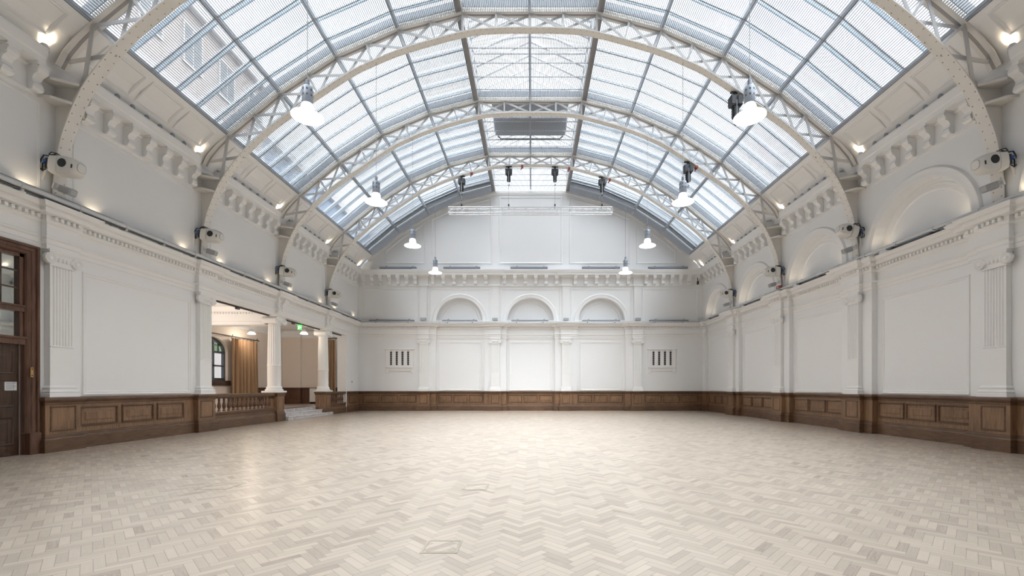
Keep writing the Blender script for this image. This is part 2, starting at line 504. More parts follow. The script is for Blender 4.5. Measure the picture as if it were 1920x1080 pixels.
# ---- left wall
DOOR0, DOOR1, DOORZ = 5.92, 9.44, 4.39
OP0, OP1 = 14.62, 25.2
mb = MB()
for a, b, z0, z1 in ((YR, DOOR0, 0, Z_ARCH), (DOOR1, OP0, 0, Z_ARCH), (OP1, YB, 0, Z_ARCH), (DOOR0, DOOR1, DOORZ - .03, Z_ARCH)):
    if z1 > z0: mb.quad(mL(a, 0, z0), mL(b, 0, z0), mL(b, 0, z1), mL(a, 0, z1))
mb.quad(mL(YR, 0, Z_ARCH), mL(YB, 0, Z_ARCH), mL(YB, 0, 8.7), mL(YR, 0, 8.7))
# reveals of the wide opening and the soffit over it
mb.quad(mL(OP0, 0, 0), mL(OP0, -.5, 0), mL(OP0, -.5, Z_ARCH), mL(OP0, 0, Z_ARCH))
mb.quad(mL(OP1, 0, 0), mL(OP1, -.5, 0), mL(OP1, -.5, Z_ARCH), mL(OP1, 0, Z_ARCH))
mb.quad(mL(OP0, 0, Z_ARCH), mL(OP1, 0, Z_ARCH), mL(OP1, -.5, Z_ARCH), mL(OP0, -.5, Z_ARCH))
mb.quad(mL(OP0, -.5, Z_ARCH), mL(OP1, -.5, Z_ARCH), mL(OP1, -.5, 4.8), mL(OP0, -.5, 4.8))
wl = struct('wall_left', mb, 'white', 'white long wall on the left, open behind two columns', 'wall')
# ---- right wall
mb = MB()
pathR_w = path_breaks(YR, YB, REC, [(c - .65, c + .65, .02) for c in PIERS] + [(26.5, YB, .02)])
sweep(mb, mR, pathR_w, [(0, 0), (0, Z_ARCH + .3)], caps=False)
bays = list(zip(PIERS, PIERS[1:])) + [(22.9, 27.0)]
edges = [YR, PIERS[0]]
mb.quad(mR(YR, 0, Z_ARCH), mR(PIERS[0], 0, Z_ARCH), mR(PIERS[0], 0, 8.7), mR(YR, 0, 8.7))
ARC_R = [(a + b) / 2 for a, b in bays]
for (a, b), uc in zip(bays, ARC_R):
    if a >= 22.9: b = YB
    arch_wall(mb, mR, a, b, Z_CORN - .1, 8.7, uc, 5.42, 1.55, 0.0, .30)
struct('wall_right', mb, 'white', 'white long wall on the right with blind arches above the cornice', 'wall')

# ---- end wall with arches and gable
roofJ = [(2.15, 13.36), (4.22, 12.82), (6.2, 11.95), (8.0, 10.78), (9.65, 9.42)]
mb = MB()
pathB_w = path_breaks(-HW, HW, REC, [(-HW, BP[0] + .72, .02), (BP[1] - .66, BP[1] + .66, .02), (BP[2] - .66, BP[2] + .66, .02), (BP[3] - .72, HW, .02)])
sweep(mb, mBk, pathB_w, [(0, 0), (0, Z_ARCH + .3)], caps=False)
be = [-HW, BP[0], BP[1], BP[2], BP[3], HW]
for i, (a, b) in enumerate(zip(be, be[1:])):
    if 1 <= i <= 3: arch_wall(mb, mBk, a, b, Z_CORN - .1, 8.7, (a + b) / 2, 5.45, 1.42, 0.0, .26)
    else: mb.quad(mBk(a, 0, Z_CORN - .1), mBk(b, 0, Z_CORN - .1), mBk(b, 0, 8.7), mBk(a, 0, 8.7))
gp = [(-HW, 8.7)] + [(-x, z - .02) for x, z in reversed(roofJ)] + [(x, z - .02) for x, z in roofJ] + [(HW, 8.7)]
mb.poly([mBk(x, -.05, z) for x, z in gp])
mb.quad(mBk(-HW, 0, 8.7), mBk(HW, 0, 8.7), mBk(HW, -.05, 8.7), mBk(-HW, -.05, 8.7))
struct('wall_back', mb, 'white', 'white end wall with three blind arches under a gable', 'wall')

# rear wall behind the camera, and small returns above the coving
mb = MB(); mb.poly([(-HW, YR, 0), (HW, YR, 0)] + [(x, YR, z) for x, z in reversed(gp)])
struct('wall_rear', mb, 'white', 'white wall behind the camera', 'wall')

# ---- main cornice / entablature -----------------------------------------
ENT = [(-.02, Z_ARCH), (.03, Z_ARCH), (.03, 4.50), (.05, 4.51), (.05, 4.60), (.085, 4.63), (.085, 4.66), (.03, 4.68), (.03, 4.93), (.07, 4.96),
       (.08, 4.99), (.08, 5.10), (.20, 5.13), (.22, 5.16), (.22, 5.22), (.28, 5.24), (.33, 5.30), (.34, 5.33), (-.05, 5.345)]
def dentils(mb, mp, path, z0, z1, p0, p1, pitch=.115, w=.062):
    for (a, b) in zip(path, path[1:]):
        if abs(a[1] - b[1]) > 1e-6: continue
        lo, hi = min(a[0], b[0]), max(a[0], b[0]); n = max(1, int((hi - lo) / pitch))
        for k in range(n):
            u = lo + (k + .5) * (hi - lo) / n
            mb.box(u - w / 2, u + w / 2, a[1] + p0, a[1] + p1, z0, z1, mp)
cornices = []
for nm, mp, path, lab in (('trim_1', mL, pathL_ent, 'white dentilled cornice along the left wall'),
                          ('trim_2', mR, pathR_ent, 'white dentilled cornice along the right wall'),
                          ('trim_3', mBk, pathB_ent, 'white dentilled cornice across the end wall')):
    lo = -1.0 if mp is not mBk else -HW
    pth = subpath(path, lo, path[-1][0])
    mb = MB(); sweep(mb, mp, pth, ENT)
    o = struct(nm, mb, 'plaster', lab, 'cornice')
    md = MB(); dentils(md, mp, pth, 5.02, 5.095, .075, .15)
    md.build('dentil_course', 'plaster', o)

# ---- upper bracketed cornice ---------------------------------------------
UPC = [(-.02, 7.58), (.05, 7.585), (.05, 7.66), (.02, 7.68), (.02, 8.14), (.06, 8.17), (.06, 8.21), (.30, 8.22), (.31, 8.32), (.335, 8.36), (.37, 8.50), (.37, 8.55), (-.05, 8.57)]
CORB = [(.02, 8.20), (.25, 8.20), (.28, 8.16), (.28, 8.08), (.24, 8.01), (.17, 7.97), (.13, 7.90), (.135, 7.84), (.17, 7.79), (.165, 7.71), (.12, 7.66), (.05, 7.655), (.02, 7.67)]
def corbel(mb, mp, u, w=.18):
    mb.prism(CORB, lambda d, z: mp(u - w / 2, d, z), lambda d, z: mp(u + w / 2, d, z))
    mb.box(u - w / 2 - .03, u + w / 2 + .03, .02, .29, 8.17, 8.22, mp)
    for s_ in (-1, 1):                               # scroll eyes on the sides
        for (d, z, r) in ((.20, 8.10, .08), (.115, 7.74, .06)):
            pts = [(d + r * math.cos(2 * PI * k / 12), z + r * math.sin(2 * PI * k / 12)) for k in range(12)]
            a, b = u + s_ * (w / 2 - .01), u + s_ * (w / 2 + .018)
            mb.prism(pts, lambda d, z: mp(a, d, z), lambda d, z: mp(b, d, z))
def frieze(name, mp, segs, lab, us, blocks=()):
    root = struct_root(name, lab, 'cornice')
    for a, b in segs:
        mb = MB(); sweep(mb, mp, [(a, 0), (b, 0)], UPC)
        mb.build('cornice_length', 'plaster', root)
    for u in us:
        mb = MB(); corbel(mb, mp, u)
        mb.build('corbel', 'plaster', root)
    for u in blocks:
        mb = MB(); sweep(mb, mp, [(u - .24, 0), (u - .24, .06), (u + .24, .06), (u + .24, 0)], UPC)
        mb.build('frieze_block', 'plaster', root)
segs = [(5.5 + .5, 9.85 - .5)] + [(a + .5, b - .5) for a, b in zip(RIBS, RIBS[1:])] + [(22.9 + .5, YB)]
us = [c + .62 + .54 * k - .02 for c in PIERS for k in range(7) if c + .62 + .54 * k < 26.7]
frieze('trim_4', mL, segs, 'white bracketed upper cornice of the left wall', us)
frieze('trim_5', mR, segs, 'white bracketed upper cornice of the right wall', us)
ub = []
for a, b, n in ((-HW + .1, BP[0] - .24, 7), (BP[0] + .24, BP[1] - .24, 6), (BP[1] + .24, BP[2] - .24, 6), (BP[2] + .24, BP[3] - .24, 6), (BP[3] + .24, HW - .1, 7)):
    ub += [a + (k + .5) * (b - a) / n for k in range(n)]
frieze('trim_6', mBk, [(-HW, HW)], 'white bracketed upper cornice of the end wall', ub, BP)

# ---- coving between the upper cornice and the skylight --------------------
COV = [(-.02, 8.50), (.15, 8.75), (.42, 9.07), (.86, 9.44)]
for nm, mp, lab in (('trim_7', mL, 'white panelled coving between left cornice and skylight'), ('trim_8', mR, 'white panelled coving between right cornice and skylight')):
    mb = MB(); sweep(mb, mp, [(YR, 0), (YB, 0)], COV, caps=False)
    o = struct(nm, mb, 'plaster', lab, 'coving')
    # flat panels moulded on the slope
    p0, p1 = Vector((.15, 8.75)), Vector((.86, 9.44)); dv = (p1 - p0); L = dv.length; dv /= L; nv = Vector((dv.y, -dv.x))
    def mcov(u, d, v):
        # slope follows the two-part coving
        q = Vector((.15, 8.75)) + (Vector((.42, 9.07)) - Vector((.15, 8.75))) * (v / .419) if v < .419 else Vector((.42, 9.07)) + (Vector((.86, 9.44)) - Vector((.42, 9.07))) * ((v - .419) / .575)
        q = q + nv * d
        return mp(u, q.x, q.y)
    for c in PIERS:
        for k in range(3):
            a = c + .35 + k * 1.22
            if a + 1.15 > 26.8: continue
            mm = MB()
            rings(mm, mcov, a + .06, a + 1.14, .14, .86, [(0, -.01), (.015, .02), (.045, .03), (.07, .008), (.085, -.01)], cap=False)
            mm.build('panel_moulding', 'plaster', o)

# ---- dado -----------------------------------------------------------------
DADO_BASE = [(0, 0), (.075, 0), (.075, .28), (.065, .30), (.05, .31), (.045, .345), (.03, .36), (.025, .385), (0, .385)]
DADO_FACE = [(0, .38), (.012, .38), (.012, 1.03), (0, 1.03)]
DADO_CAP = [(0, 1.02), (.02, 1.02), (.03, 1.05), (.03, 1.075), (.06, 1.10), (.07, 1.12), (.085, 1.13), (.085, 1.165), (.075, 1.185), (0, 1.20)]
PANEL = [(0, .01), (.006, .042), (.032, .046), (.05, .012), (.058, .010), (.085, .004), (.13, .006), (.14, .022), (.16, .026)]
PLAINP = [(0, .01), (.008, .026), (.03, .026), (.045, .004)]
def dado(name, mp, paths, panels, lab):
    root = struct_root(name, lab, 'wainscot')
    for pth in paths:
        b, f, c = MB(), MB(), MB()
        sweep(b, mp, pth, DADO_BASE); sweep(f, mp, pth, DADO_FACE); sweep(c, mp, pth, DADO_CAP)
        b.build('skirting', 'oakh', root); f.build('backing_board', 'oak', root); c.build('dado_rail', 'oakh', root)
    for (a, b, d, kind) in panels:
        z0, z1 = (.50, .97) if kind == 'r' else (.44, 1.0)
        st = PANEL if kind == 'r' else PLAINP
        q = 6 if kind == 'r' else 4
        mb = MB(); rings(mb, mp, a, b, z0, z1, [(i, d + e) for i, e in st[:q]], cap=False); mb.build('panel_moulding', 'oakh', root)
        mb = MB(); rings(mb, mp, a, b, z0, z1, [(i, d + e) for i, e in st[q - 1:]] if kind == 'r' else [(st[-1][0], d + .016), (st[-1][0] + .001, d + .016)])
        mb.build('raised_panel' if kind == 'r' else 'flat_panel', 'oak', root)
pathL_d = path_breaks(YR, YB, 0.0, [(c - .36, c + .36, .14) for c in PIERS[:3]])
pan = []
for c in (9.85,):
    for k in range(3): pan.append((c + .47 + k * 1.07, c + .47 + k * 1.07 + .96, .0, 'r'))
for c in (9.85, 14.2): pan.append((c - .28, c + .28, .14, 'f'))
dado('baseboard_left', mL, [subpath(pathL_d, YR, DOOR0 - .02), subpath(pathL_d, DOOR1 + .02, 14.56), [(OP1 + .1, 0.0), (YB, 0.0)]], pan + [(OP1 + .35, YB - .25, 0.0, 'r')], 'brown oak panelled dado along the left wall')
pathR_d = path_breaks(YR, YB, REC, stepped(PIERS, .67, .35, .02, .16) + [(26.4, YB, .02)])
pan = []
for c in PIERS:
    pan.append((c - .27, c + .27, .16, 'f'))
    if c > 22: 
        pan += [(c + .8 + k * .9, c + .8 + k * .9 + .8, REC, 'r') for k in range(3)]
    else: pan += [(c + .72 + k * .99, c + .72 + k * .99 + .93, REC, 'r') for k in range(3)]
dado('baseboard_right', mR, [subpath(pathR_d, 2.0, YB)], pan, 'brown oak panelled dado along the right wall')
pathB_d = path_breaks(-HW, HW, REC, back_breaks(.34, .16))
pan = [(c - .25, c + .25, .16, 'f') for c in BP]
for a, b, d in ((-HW + .25, BP[0] - .42, .02), (BP[0] + .78, BP[1] - .72, REC), (BP[1] + .72, BP[2] - .72, REC), (BP[2] + .72, BP[3] - .78, REC), (BP[3] + .42, HW - .25, .02)):
    w = (b - a) / 3
    pan += [(a + k * w + .05, a + k * w + w - .05, d, 'r') for k in range(3)]
dado('baseboard_back', mBk, [pathB_d], pan, 'brown oak panelled dado across the end wall')

# ---- plaster frames on the walls -----------------------------------------
def frames(name, mp, rects, lab):
    root = struct_root(name, lab, 'moulding')
    for a, b, z0, z1, d in rects:
        mb = MB(); frame_moulding(mb, mp, a, b, z0, z1, d, .45 if mp is mL and z0 > 5 else .9)
        mb.build('panel_moulding', 'plaster', root)
fr = [(10.4, 13.72, 1.22, 4.14, 0)] + [(c + .34, c + 4.01, 5.42, 7.52, 0) for c in PIERS]
frames('trim_9', mL, fr, 'white moulded wall panels of the left wall')
fr = [(c + .82, c + 3.53, 1.22, 4.14, REC) for c in PIERS[:4]] + [(22.9 + .8, 26.35, 1.22, 4.14, REC)]
frames('trim_10', mR, fr, 'white moulded wall panels of the right wall')
fr = [((a + b) / 2 - 1.3, (a + b) / 2 + 1.3, 1.22, 4.22, REC) for a, b in ((BP[0], BP[1]), (BP[1], BP[2]), (BP[2], BP[3]))]
fr += [(a + .3, b - .3, 5.4, 7.45, 0) for a, b in zip(be, be[1:])]
gx = [-6.3, -2.15, 2.15, 6.3]
def gz(x):
    x = abs(x); J = [(0, 13.36)] + roofJ
    for (xa, za), (xb, zb) in zip(J, J[1:]):
        if xa <= x <= xb: return za + (zb - za) * (x - xa) / (xb - xa)
    return 9.4
root_extra = []
frames('trim_11', mBk, fr, 'white moulded wall panels of the end wall')
# gable panels that follow the roof
tr = struct_root('trim_12', 'white moulded panels of the gable', 'moulding')
for a, b in ((-8.9, -6.45), (-6.1, -2.35), (-1.95, 1.95), (2.35, 6.1), (6.45, 8.9)):
    xs = [a] + [x for x in (-8, -6.2, -4.22, -2.15, 2.15, 4.22, 6.2, 8.0) if a < x < b] + [b]
    top = [(x, gz(x) - .28) for x in xs]
    out = [(a, 8.95), (b, 8.95)] + top[::-1]
    cx, cz = (a + b) / 2, sum(z for x, z in out) / len(out)
    mb = MB(); rows = []
    def inset(pts, t):
        r = []; n = len(pts)
        for i in range(n):
            p0, p1, p2 = Vector(pts[i - 1]), Vector(pts[i]), Vector(pts[(i + 1) % n])
            n1 = Vector((-(p1 - p0).y, (p1 - p0).x)).normalized(); n2 = Vector((-(p2 - p1).y, (p2 - p1).x)).normalized()
            m = n1 + n2; q = p1 + m * (t * 2 / max(m.length_squared, .4)); r.append((q.x, q.y))
        return r
    for t, d in ((0, -.06), (.02, -.02), (.07, -.01), (.10, -.03), (.13, -.06)):
        rows += [mBk(x, d, z) for x, z in inset(out, t)]
    n = len(out); fs = [(i * n + k, i * n + (k + 1) % n, (i + 1) * n + (k + 1) % n, (i + 1) * n + k) for i in range(4) for k in range(n)]
    mb.add(rows, fs); mb.build('panel_moulding', 'plaster', tr)
# raking moulding under the roof line and sill line of the gable
mb = MB(); P_ = [(-9.9, 9.2)] + [(-x, z) for x, z in reversed(roofJ)] + [(x, z) for x, z in roofJ] + [(9.9, 9.2)]
for p, q in zip(P_, P_[1:]): mb.bar((p[0], YB - .03, p[1] - .06), (q[0], YB - .03, q[1] - .06), .12, .10, up=(0, 1, 0))
mb.build('raking_moulding', 'plaster', tr)

# ---- blind arches ---------------------------------------------------------
AR = lambda R, k: [(R, -.30 if False else 0.0), (R - .0, .03), (R + .05, .045), (R + .10, .03), (R + .16, .05), (R + .22, .055), (R + .26, .02), (R + .27, -.005)]
def arches(name, mp, us_, zs, R, depth, lab):
    root = struct_root(name, lab, 'moulding')
    for u in us_:
        mb = MB(); arch_band(mb, mp, u, Z_CORN, zs, AR(R, 0)); mb.build('archivolt', 'plaster', root, smooth=True)
        mi = MB(); arch_band(mi, mp, u, Z_CORN, zs, [(R - .30, -depth - .005), (R - .28, -depth + .03), (R - .22, -depth + .035), (R - .19, -depth + .015), (R - .12, -depth + .02), (R - .10, -depth - .005)])
        mi.build('inner_moulding', 'plaster', root, smooth=True)
arches('trim_13', mR, ARC_R, 5.42, 1.55, .30, 'white moulded arches above the cornice of the right wall')
arches('trim_14', mBk, [(a + b) / 2 for a, b in zip(BP, BP[1:])], 5.45, 1.42, .26, 'white moulded arches above the cornice of the end wall')
# little flat piers between the arches of the end wall
tr = struct_root('trim_15', 'flat white piers between the end wall arches', 'pier')
for u in BP:
    mb = MB(); mb.box(u - .2, u + .2, -.02, .07, Z_CORN, 7.6, mBk); mb.build('pier_strip', 'plaster', tr)

# ---- pilasters ------------------------------------------------------------
def volute(mb, mp, u, d, z, r, t):
    """scroll disc facing the hall"""
    n = 20; prof = [(r, d - t), (r, d), (r * .86, d + .012), (r * .70, d - .004), (r * .58, d + .008), (r * .42, d - .006), (r * .30, d + .012), (0.001, d + .016)]
    vs = []
    for rr, dd in prof:
        for k in range(n): vs.append(mp(u + rr * math.cos(2 * PI * k / n), dd, z + rr * math.sin(2 * PI * k / n)))
    fs = [(i * n + k, i * n + (k + 1) % n, (i + 1) * n + (k + 1) % n, (i + 1) * n + k) for i in range(len(prof) - 1) for k in range(n)]
    mb.add(vs, fs)
def pilaster(mp, u, d0, proj, lab, w=.50, ztop=Z_ARCH + .02, group=None):
    p = mp(u, d0, Z_DADO)
    root = thing('fluted_pilaster', lab, 'pilaster', p, group)
    d1 = d0 + proj; h = w / 2
    # base
    mb = MB(); sweep(mb, mp, [(u - h, d0), (u - h, d1), (u + h, d1), (u + h, d0)],
                     [(0, 1.195), (.075, 1.195), (.075, 1.27), (.06, 1.28), (.075, 1.31), (.06, 1.345), (.03, 1.355), (.03, 1.38), (.05, 1.40), (.035, 1.42), (.005, 1.45), (0, 1.45)])
    mb.build('base', 'plaster', root)
    # shaft: plain lower third, fluted above
    n = 7; zf = 2.28
    prof = [(u - h, d0), (u - h, d1)]
    fw = (w - .06) / n
    for k in range(n):
        a = u - h + .03 + k * fw
        prof += [(a + .008, d1)] + [(a + fw / 2 - (fw / 2 - .008) * math.cos(PI * q / 6), d1 - .022 * math.sin(PI * q / 6)) for q in range(1, 6)] + [(a + fw - .008, d1)]
    prof += [(u + h, d1), (u + h, d0)]
    mb = MB()
    rows = [[mp(a, b, z) for a, b in prof] for z in (zf + .05, ztop - .36)]
    m = len(prof); mb.add(rows[0] + rows[1], [(k, k + 1, m + k + 1, m + k) for k in range(m - 1)] + [tuple(range(m))])
    mb.box(u - h, u + h, d0, d1, 1.44, zf + .05, mp)
    mb.build('shaft', 'plaster', root)
    mb = MB()
    for k in range(14):
        a = u - h + (k + .5) * w / 14; mb.box(a - .011, a + .011, d1 - .01, d1 + .012, zf, zf + .03, mp)
    mb.build('bead_band', 'plaster', root)
    # capital
    mb = MB(); zc = ztop - .36
    sweep(mb, mp, [(u - h, d0), (u - h, d1), (u + h, d1), (u + h, d0)],
          [(0, zc), (.02, zc), (.02, zc + .03), (.0, zc + .035), (.0, zc + .10), (.03, zc + .14), (.03, zc + .24), (.01, zc + .255), (.03, zc + .28), (.05, zc + .31), (.05, zc + .36), (0, zc + .36)])
    for k in range(5):
        a = u - h + .08 + k * (w - .16) / 4
        mb.lathe([(.001, zc + .10), (.025, zc + .12), (.033, zc + .15), (.025, zc + .19), (.001, zc + .21)], 8, mp(a, d1 + .025, 0), cap=False)
    mb.build('capital', 'plaster', root)
    for s_ in (-1, 1):
        mv = MB(); volute(mv, mp, u + s_ * (h + .03), d1 + .055, zc + .15, .115, .07)
        mv.build('volute', 'plaster', root, smooth=True)
    return root
pilaster(mL, 9.85, .004, .12, 'white fluted pilaster beside the wooden double doors')
pilaster(mL, 14.2, .004, .12, 'white fluted pilaster at the near end of the balustrade')
for c, lab in zip(RIBS, ('white fluted pilaster nearest the camera on the right wall', 'second white fluted pilaster from the camera on the right wall',
                         'third white fluted pilaster from the camera on the right wall', 'farthest white fluted pilaster on the right wall')):
    pilaster(mR, c, .024, .115, lab, group='pilasters of the right wall')
for c, lab in zip(BP, ('end wall pilaster just right of the left vent grille', 'end wall pilaster on the left of the middle arch',
                       'end wall pilaster on the right of the middle arch', 'end wall pilaster just left of the right vent grille')):
    pilaster(mBk, c, .024, .12, 'white ' + lab, group='pilasters of the end wall')

# ---- free-standing columns, pedestals, balustrades, steps ------------------
CX = -10.72
def column(y, lab):
    root = thing('fluted_column', lab, 'column', (CX, y, Z_DADO), 'white columns of the side room')
    c = (CX, y, 0)
    mb = MB(); mb.box(CX - .34, CX + .34, y - .34, y + .34, 1.20, 1.27)
    mb.lathe([(.33, 1.27), (.345, 1.30), (.335, 1.335), (.30, 1.345), (.285, 1.37), (.30, 1.385), (.305, 1.41), (.285, 1.43), (.26, 1.46)], 32, c)
    mb.build('base', 'plaster', root, smooth=True, angle=50)
    n = 20; seg = 6
    fl = lambda k, i: 1 - .075 * abs(math.sin(PI * (k % seg) / seg)) ** .7
    mb = MB()
    mb.lathe([(.255, 1.45), (.255, 2.30), (.262, 2.31), (.262, 2.34), (.254, 2.35)], 40, c)
    mb.lathe([(.254, 2.35), (.245, 3.1), (.222, 4.02)], n * seg, c, mod=fl)
    mb.build('shaft', 'plaster', root, smooth=True, angle=50)
    mb = MB(); mb.lathe([(.225, 4.0), (.245, 4.01), (.245, 4.04), (.23, 4.05), (.23, 4.10), (.28, 4.16), (.28, 4.22)], 32, c)
    mb.cbox(CX - .33, CX + .33, y - .33, y + .33, 4.33, 4.42, .02)
    mb.box(CX - .27, CX + .27, y - .27, y + .27, 4.2, 4.34)
    for k in range(5):
        a = y - .16 + k * .08
        mb.lathe([(.001, 4.10), (.022, 4.12), (.03, 4.15), (.02, 4.19), (.001, 4.21)], 8, (CX + .27, a, 0), cap=False)
    mb.build('capital', 'plaster', root)
    for s_ in (-1, 1):
        mv = MB(); volute(mv, mL, y + s_ * .29, (CX + .29) + HW, 4.19, .135, .58)
        mv.build('volute', 'plaster', root, smooth=True)
column(18.55, 'white fluted column at the near side of the marble steps')
column(22.9, 'white fluted column at the far side of the marble steps')
# scroll ornaments on the frieze above the columns
for y, lab in ((18.55, 'white carved scroll bracket above the nearer column'), (22.9, 'white carved scroll bracket above the farther column')):
    root = thing('scroll_bracket', lab, 'bracket', mL(y, .15, 4.5), 'scroll brackets above the columns')
    mb = MB()
    pr = [(.13, 5.08), (.30, 5.08), (.31, 5.0), (.26, 4.92), (.20, 4.86), (.19, 4.72), (.21, 4.62), (.17, 4.54), (.13, 4.53)]
    mb.prism(pr, lambda d, z: mL(y - .12, d, z), lambda d, z: mL(y + .12, d, z)); mb.build('scroll', 'plaster', root)
    mb = MB()
    for s_ in (-1, 1):
        for z, r in ((4.98, .08), (4.80, .06), (4.62, .07)):
            mb.lathe([(.001, .16), (r * .7, .17), (r, .14), (r, .10)], 12, mL(y + s_ * .17, -.0, z), axis='X', cap=False)
    mb.build('leaf_ornament', 'plaster', root, smooth=True)

def pedestal(y, lab):
    root = thing('oak_pedestal', lab, 'pedestal', (CX, y, 0), 'oak pedestals under the columns')
    s_ = .27
    def ring(prof):
        mb = MB()
        vs = [];  n = 4
        for p, z in prof:
            q = s_ + p; vs += [(CX - q, y - q, z), (CX + q, y - q, z), (CX + q, y + q, z), (CX - q, y + q, z)]
        fs = [(i * 4 + k, i * 4 + (k + 1) % 4, i * 4 + 4 + (k + 1) % 4, i * 4 + 4 + k) for i in range(len(prof) - 1) for k in range(4)]
        fs += [(3, 2, 1, 0), tuple(len(prof) * 4 - 4 + k for k in range(4))]
        mb.add(vs, fs); return mb
    ring([(.04, 0), (.04, .28), (.03, .32), (.015, .385), (0, .39)]).build('plinth', 'oakh', root)
    ring([(0, .385), (0, 1.04)]).build('die', 'oak', root)
    ring([(0, 1.03), (.02, 1.04), (.025, 1.09), (.05, 1.13), (.05, 1.17), (.04, 1.195)]).build('cap', 'oakh', root)
    mb = MB(); rings(mb, lambda u, d, z: (CX + s_ + d, u, z), y - .21, y + .21, .45, 1.0, [(i, e - .008) for i, e in PLAINP]); mb.build('flat_panel', 'oak', root)
    mb = MB(); rings(mb, lambda u, d, z: (u, y - s_ - d, z), CX - .21, CX + .21, .45, 1.0, [(i, e - .008) for i, e in PLAINP]); mb.build('flat_panel', 'oak', root)
pedestal(18.55, 'brown oak pedestal under the nearer column')
pedestal(22.9, 'brown oak pedestal under the farther column')

BAL = [(.05, .58), (.05, .63), (.038, .64), (.03, .66), (.042, .69), (.060, .74), (.062, .78), (.05, .84), (.034, .90), (.03, .93), (.042, .95), (.03, .97), (.032, 1.0), (.046, 1.02), (.05, 1.03), (.05, 1.065)]
def balustrade(y0, y1, n, lab):
    root = thing('oak_balustrade', lab, 'balustrade', (CX, y0, 0))
    def m_(u, d, z): return (CX + .20 + d, u, z)
    mb = MB(); mb.box(CX - .17, CX + .20, y0, y1, 0, .55); sweep(mb, m_, [(y0, 0), (y1, 0)], [(0, 0), (.05, 0), (.05, .28), (.03, .32), (0, .36)]); sweep(mb, m_, [(y0, 0), (y1, 0)], [(0, .48), (.03, .50), (.03, .57), (0, .58)])
    mb.build('plinth', 'oakh', root)
    mb = MB(); mb.cbox(CX - .12, CX + .23, y0, y1, 1.06, 1.19, .025); mb.box(CX - .06, CX + .16, y0, y1, 1.03, 1.07)
    mb.build('handrail', 'oakh', root)
    for k in range(n):
        mb = MB(); mb.lathe(BAL, 14, (CX + .05, y0 + (k + .5) * (y1 - y0) / n, 0)); mb.build('baluster', 'oakf', root, smooth=True, angle=60)
balustrade(14.60, 18.225, 15, 'brown oak balustrade between the near pilaster and first column')
balustrade(23.225, 25.2, 9, 'brown oak balustrade between far column and end wall')
root = thing('marble_steps', 'three grey marble steps between the two columns', 'steps', (-10.9, 20.7, 0))
for k, (x, a, b) in enumerate(((-10.30, 18.87, 22.58), (-10.62, 18.87, 22.58), (-10.94, 18.87, 22.58))):
    mb = MB(); mb.cbox(-11.4, x, a, b, k * .15, k * .15 + .12, .01); mb.cbox(-11.4, x + .03, a, b, k * .15 + .115, k * .15 + .15, .012)
    if k == 0: mb.cbox(-10.40, x, 22.58, 23.15, 0, .15, .012)
    mb.build('step', 'marble', root)
# ================================================================== SIDE ROOM
RX = -14.6; RY0, RY1 = 12.5, 26.25; RF = .45; RC = 4.75
mb = MB(); mb.quad((RX, RY0, RF), (-11.0, RY0, RF), (-11.0, RY1, RF), (RX, RY1, RF))
struct('floor_side_room', mb, 'floor', 'raised wood floor of the side room', 'floor')
mb = MB(); mb.quad((RX, RY0, RC), (-10.9, RY0, RC), (-10.9, RY1, RC), (RX, RY1, RC))
struct('ceiling_side_room', mb, 'white', 'white ceiling of the side room', 'ceiling')
W0, W1, WZ0, WZS = 19.15, 21.35, 1.72, 3.15
mb = MB()
ma = lambda u, d, z: (RX + d, u, z)
# window wall with an opening under a segmental arch
NA = 16; wc = (W0 + W1) / 2; hw_ = (W1 - W0) / 2; rise = .62
arc = [(wc + hw_ * math.cos(PI - PI * k / NA), WZS + rise * math.sin(PI * k / NA)) for k in range(NA + 1)]
mb.quad(ma(RY0, 0, RF), ma(W0, 0, RF), ma(W0, 0, RC), ma(RY0, 0, RC)); mb.quad(ma(W1, 0, RF), ma(RY1, 0, RF), ma(RY1, 0, RC), ma(W1, 0, RC))
mb.quad(ma(W0, 0, RF), ma(W1, 0, RF), ma(W1, 0, WZ0), ma(W0, 0, WZ0))
for p, q in zip(arc, arc[1:]):
    mb.quad(ma(p[0], 0, p[1]), ma(q[0], 0, q[1]), ma(q[0], 0, RC), ma(p[0], 0, RC)); mb.quad(ma(p[0], 0, p[1]), ma(q[0], 0, q[1]), ma(q[0], -.3, q[1]), ma(p[0], -.3, p[1]))
for u in (W0, W1): mb.quad(ma(u, 0, WZ0), ma(u, -.3, WZ0), ma(u, -.3, WZS), ma(u, 0, WZS))
mb.quad(ma(W0, 0, WZ0), ma(W1, 0, WZ0), ma(W1, -.3, WZ0), ma(W0, -.3, WZ0))
mb.quad((RX, RY1, RF), (-10.9, RY1, RF), (-10.9, RY1, RC), (RX, RY1, RC))
mb.quad((RX, RY0, RF), (-10.9, RY0, RF), (-10.9, RY0, RC), (RX, RY0, RC))
mb.box(-14.6, -13.55, RY1 - .22, RY1, RF, RC)
struct('wall_side_room', mb, 'beige', 'warm beige walls of the side room', 'wall')
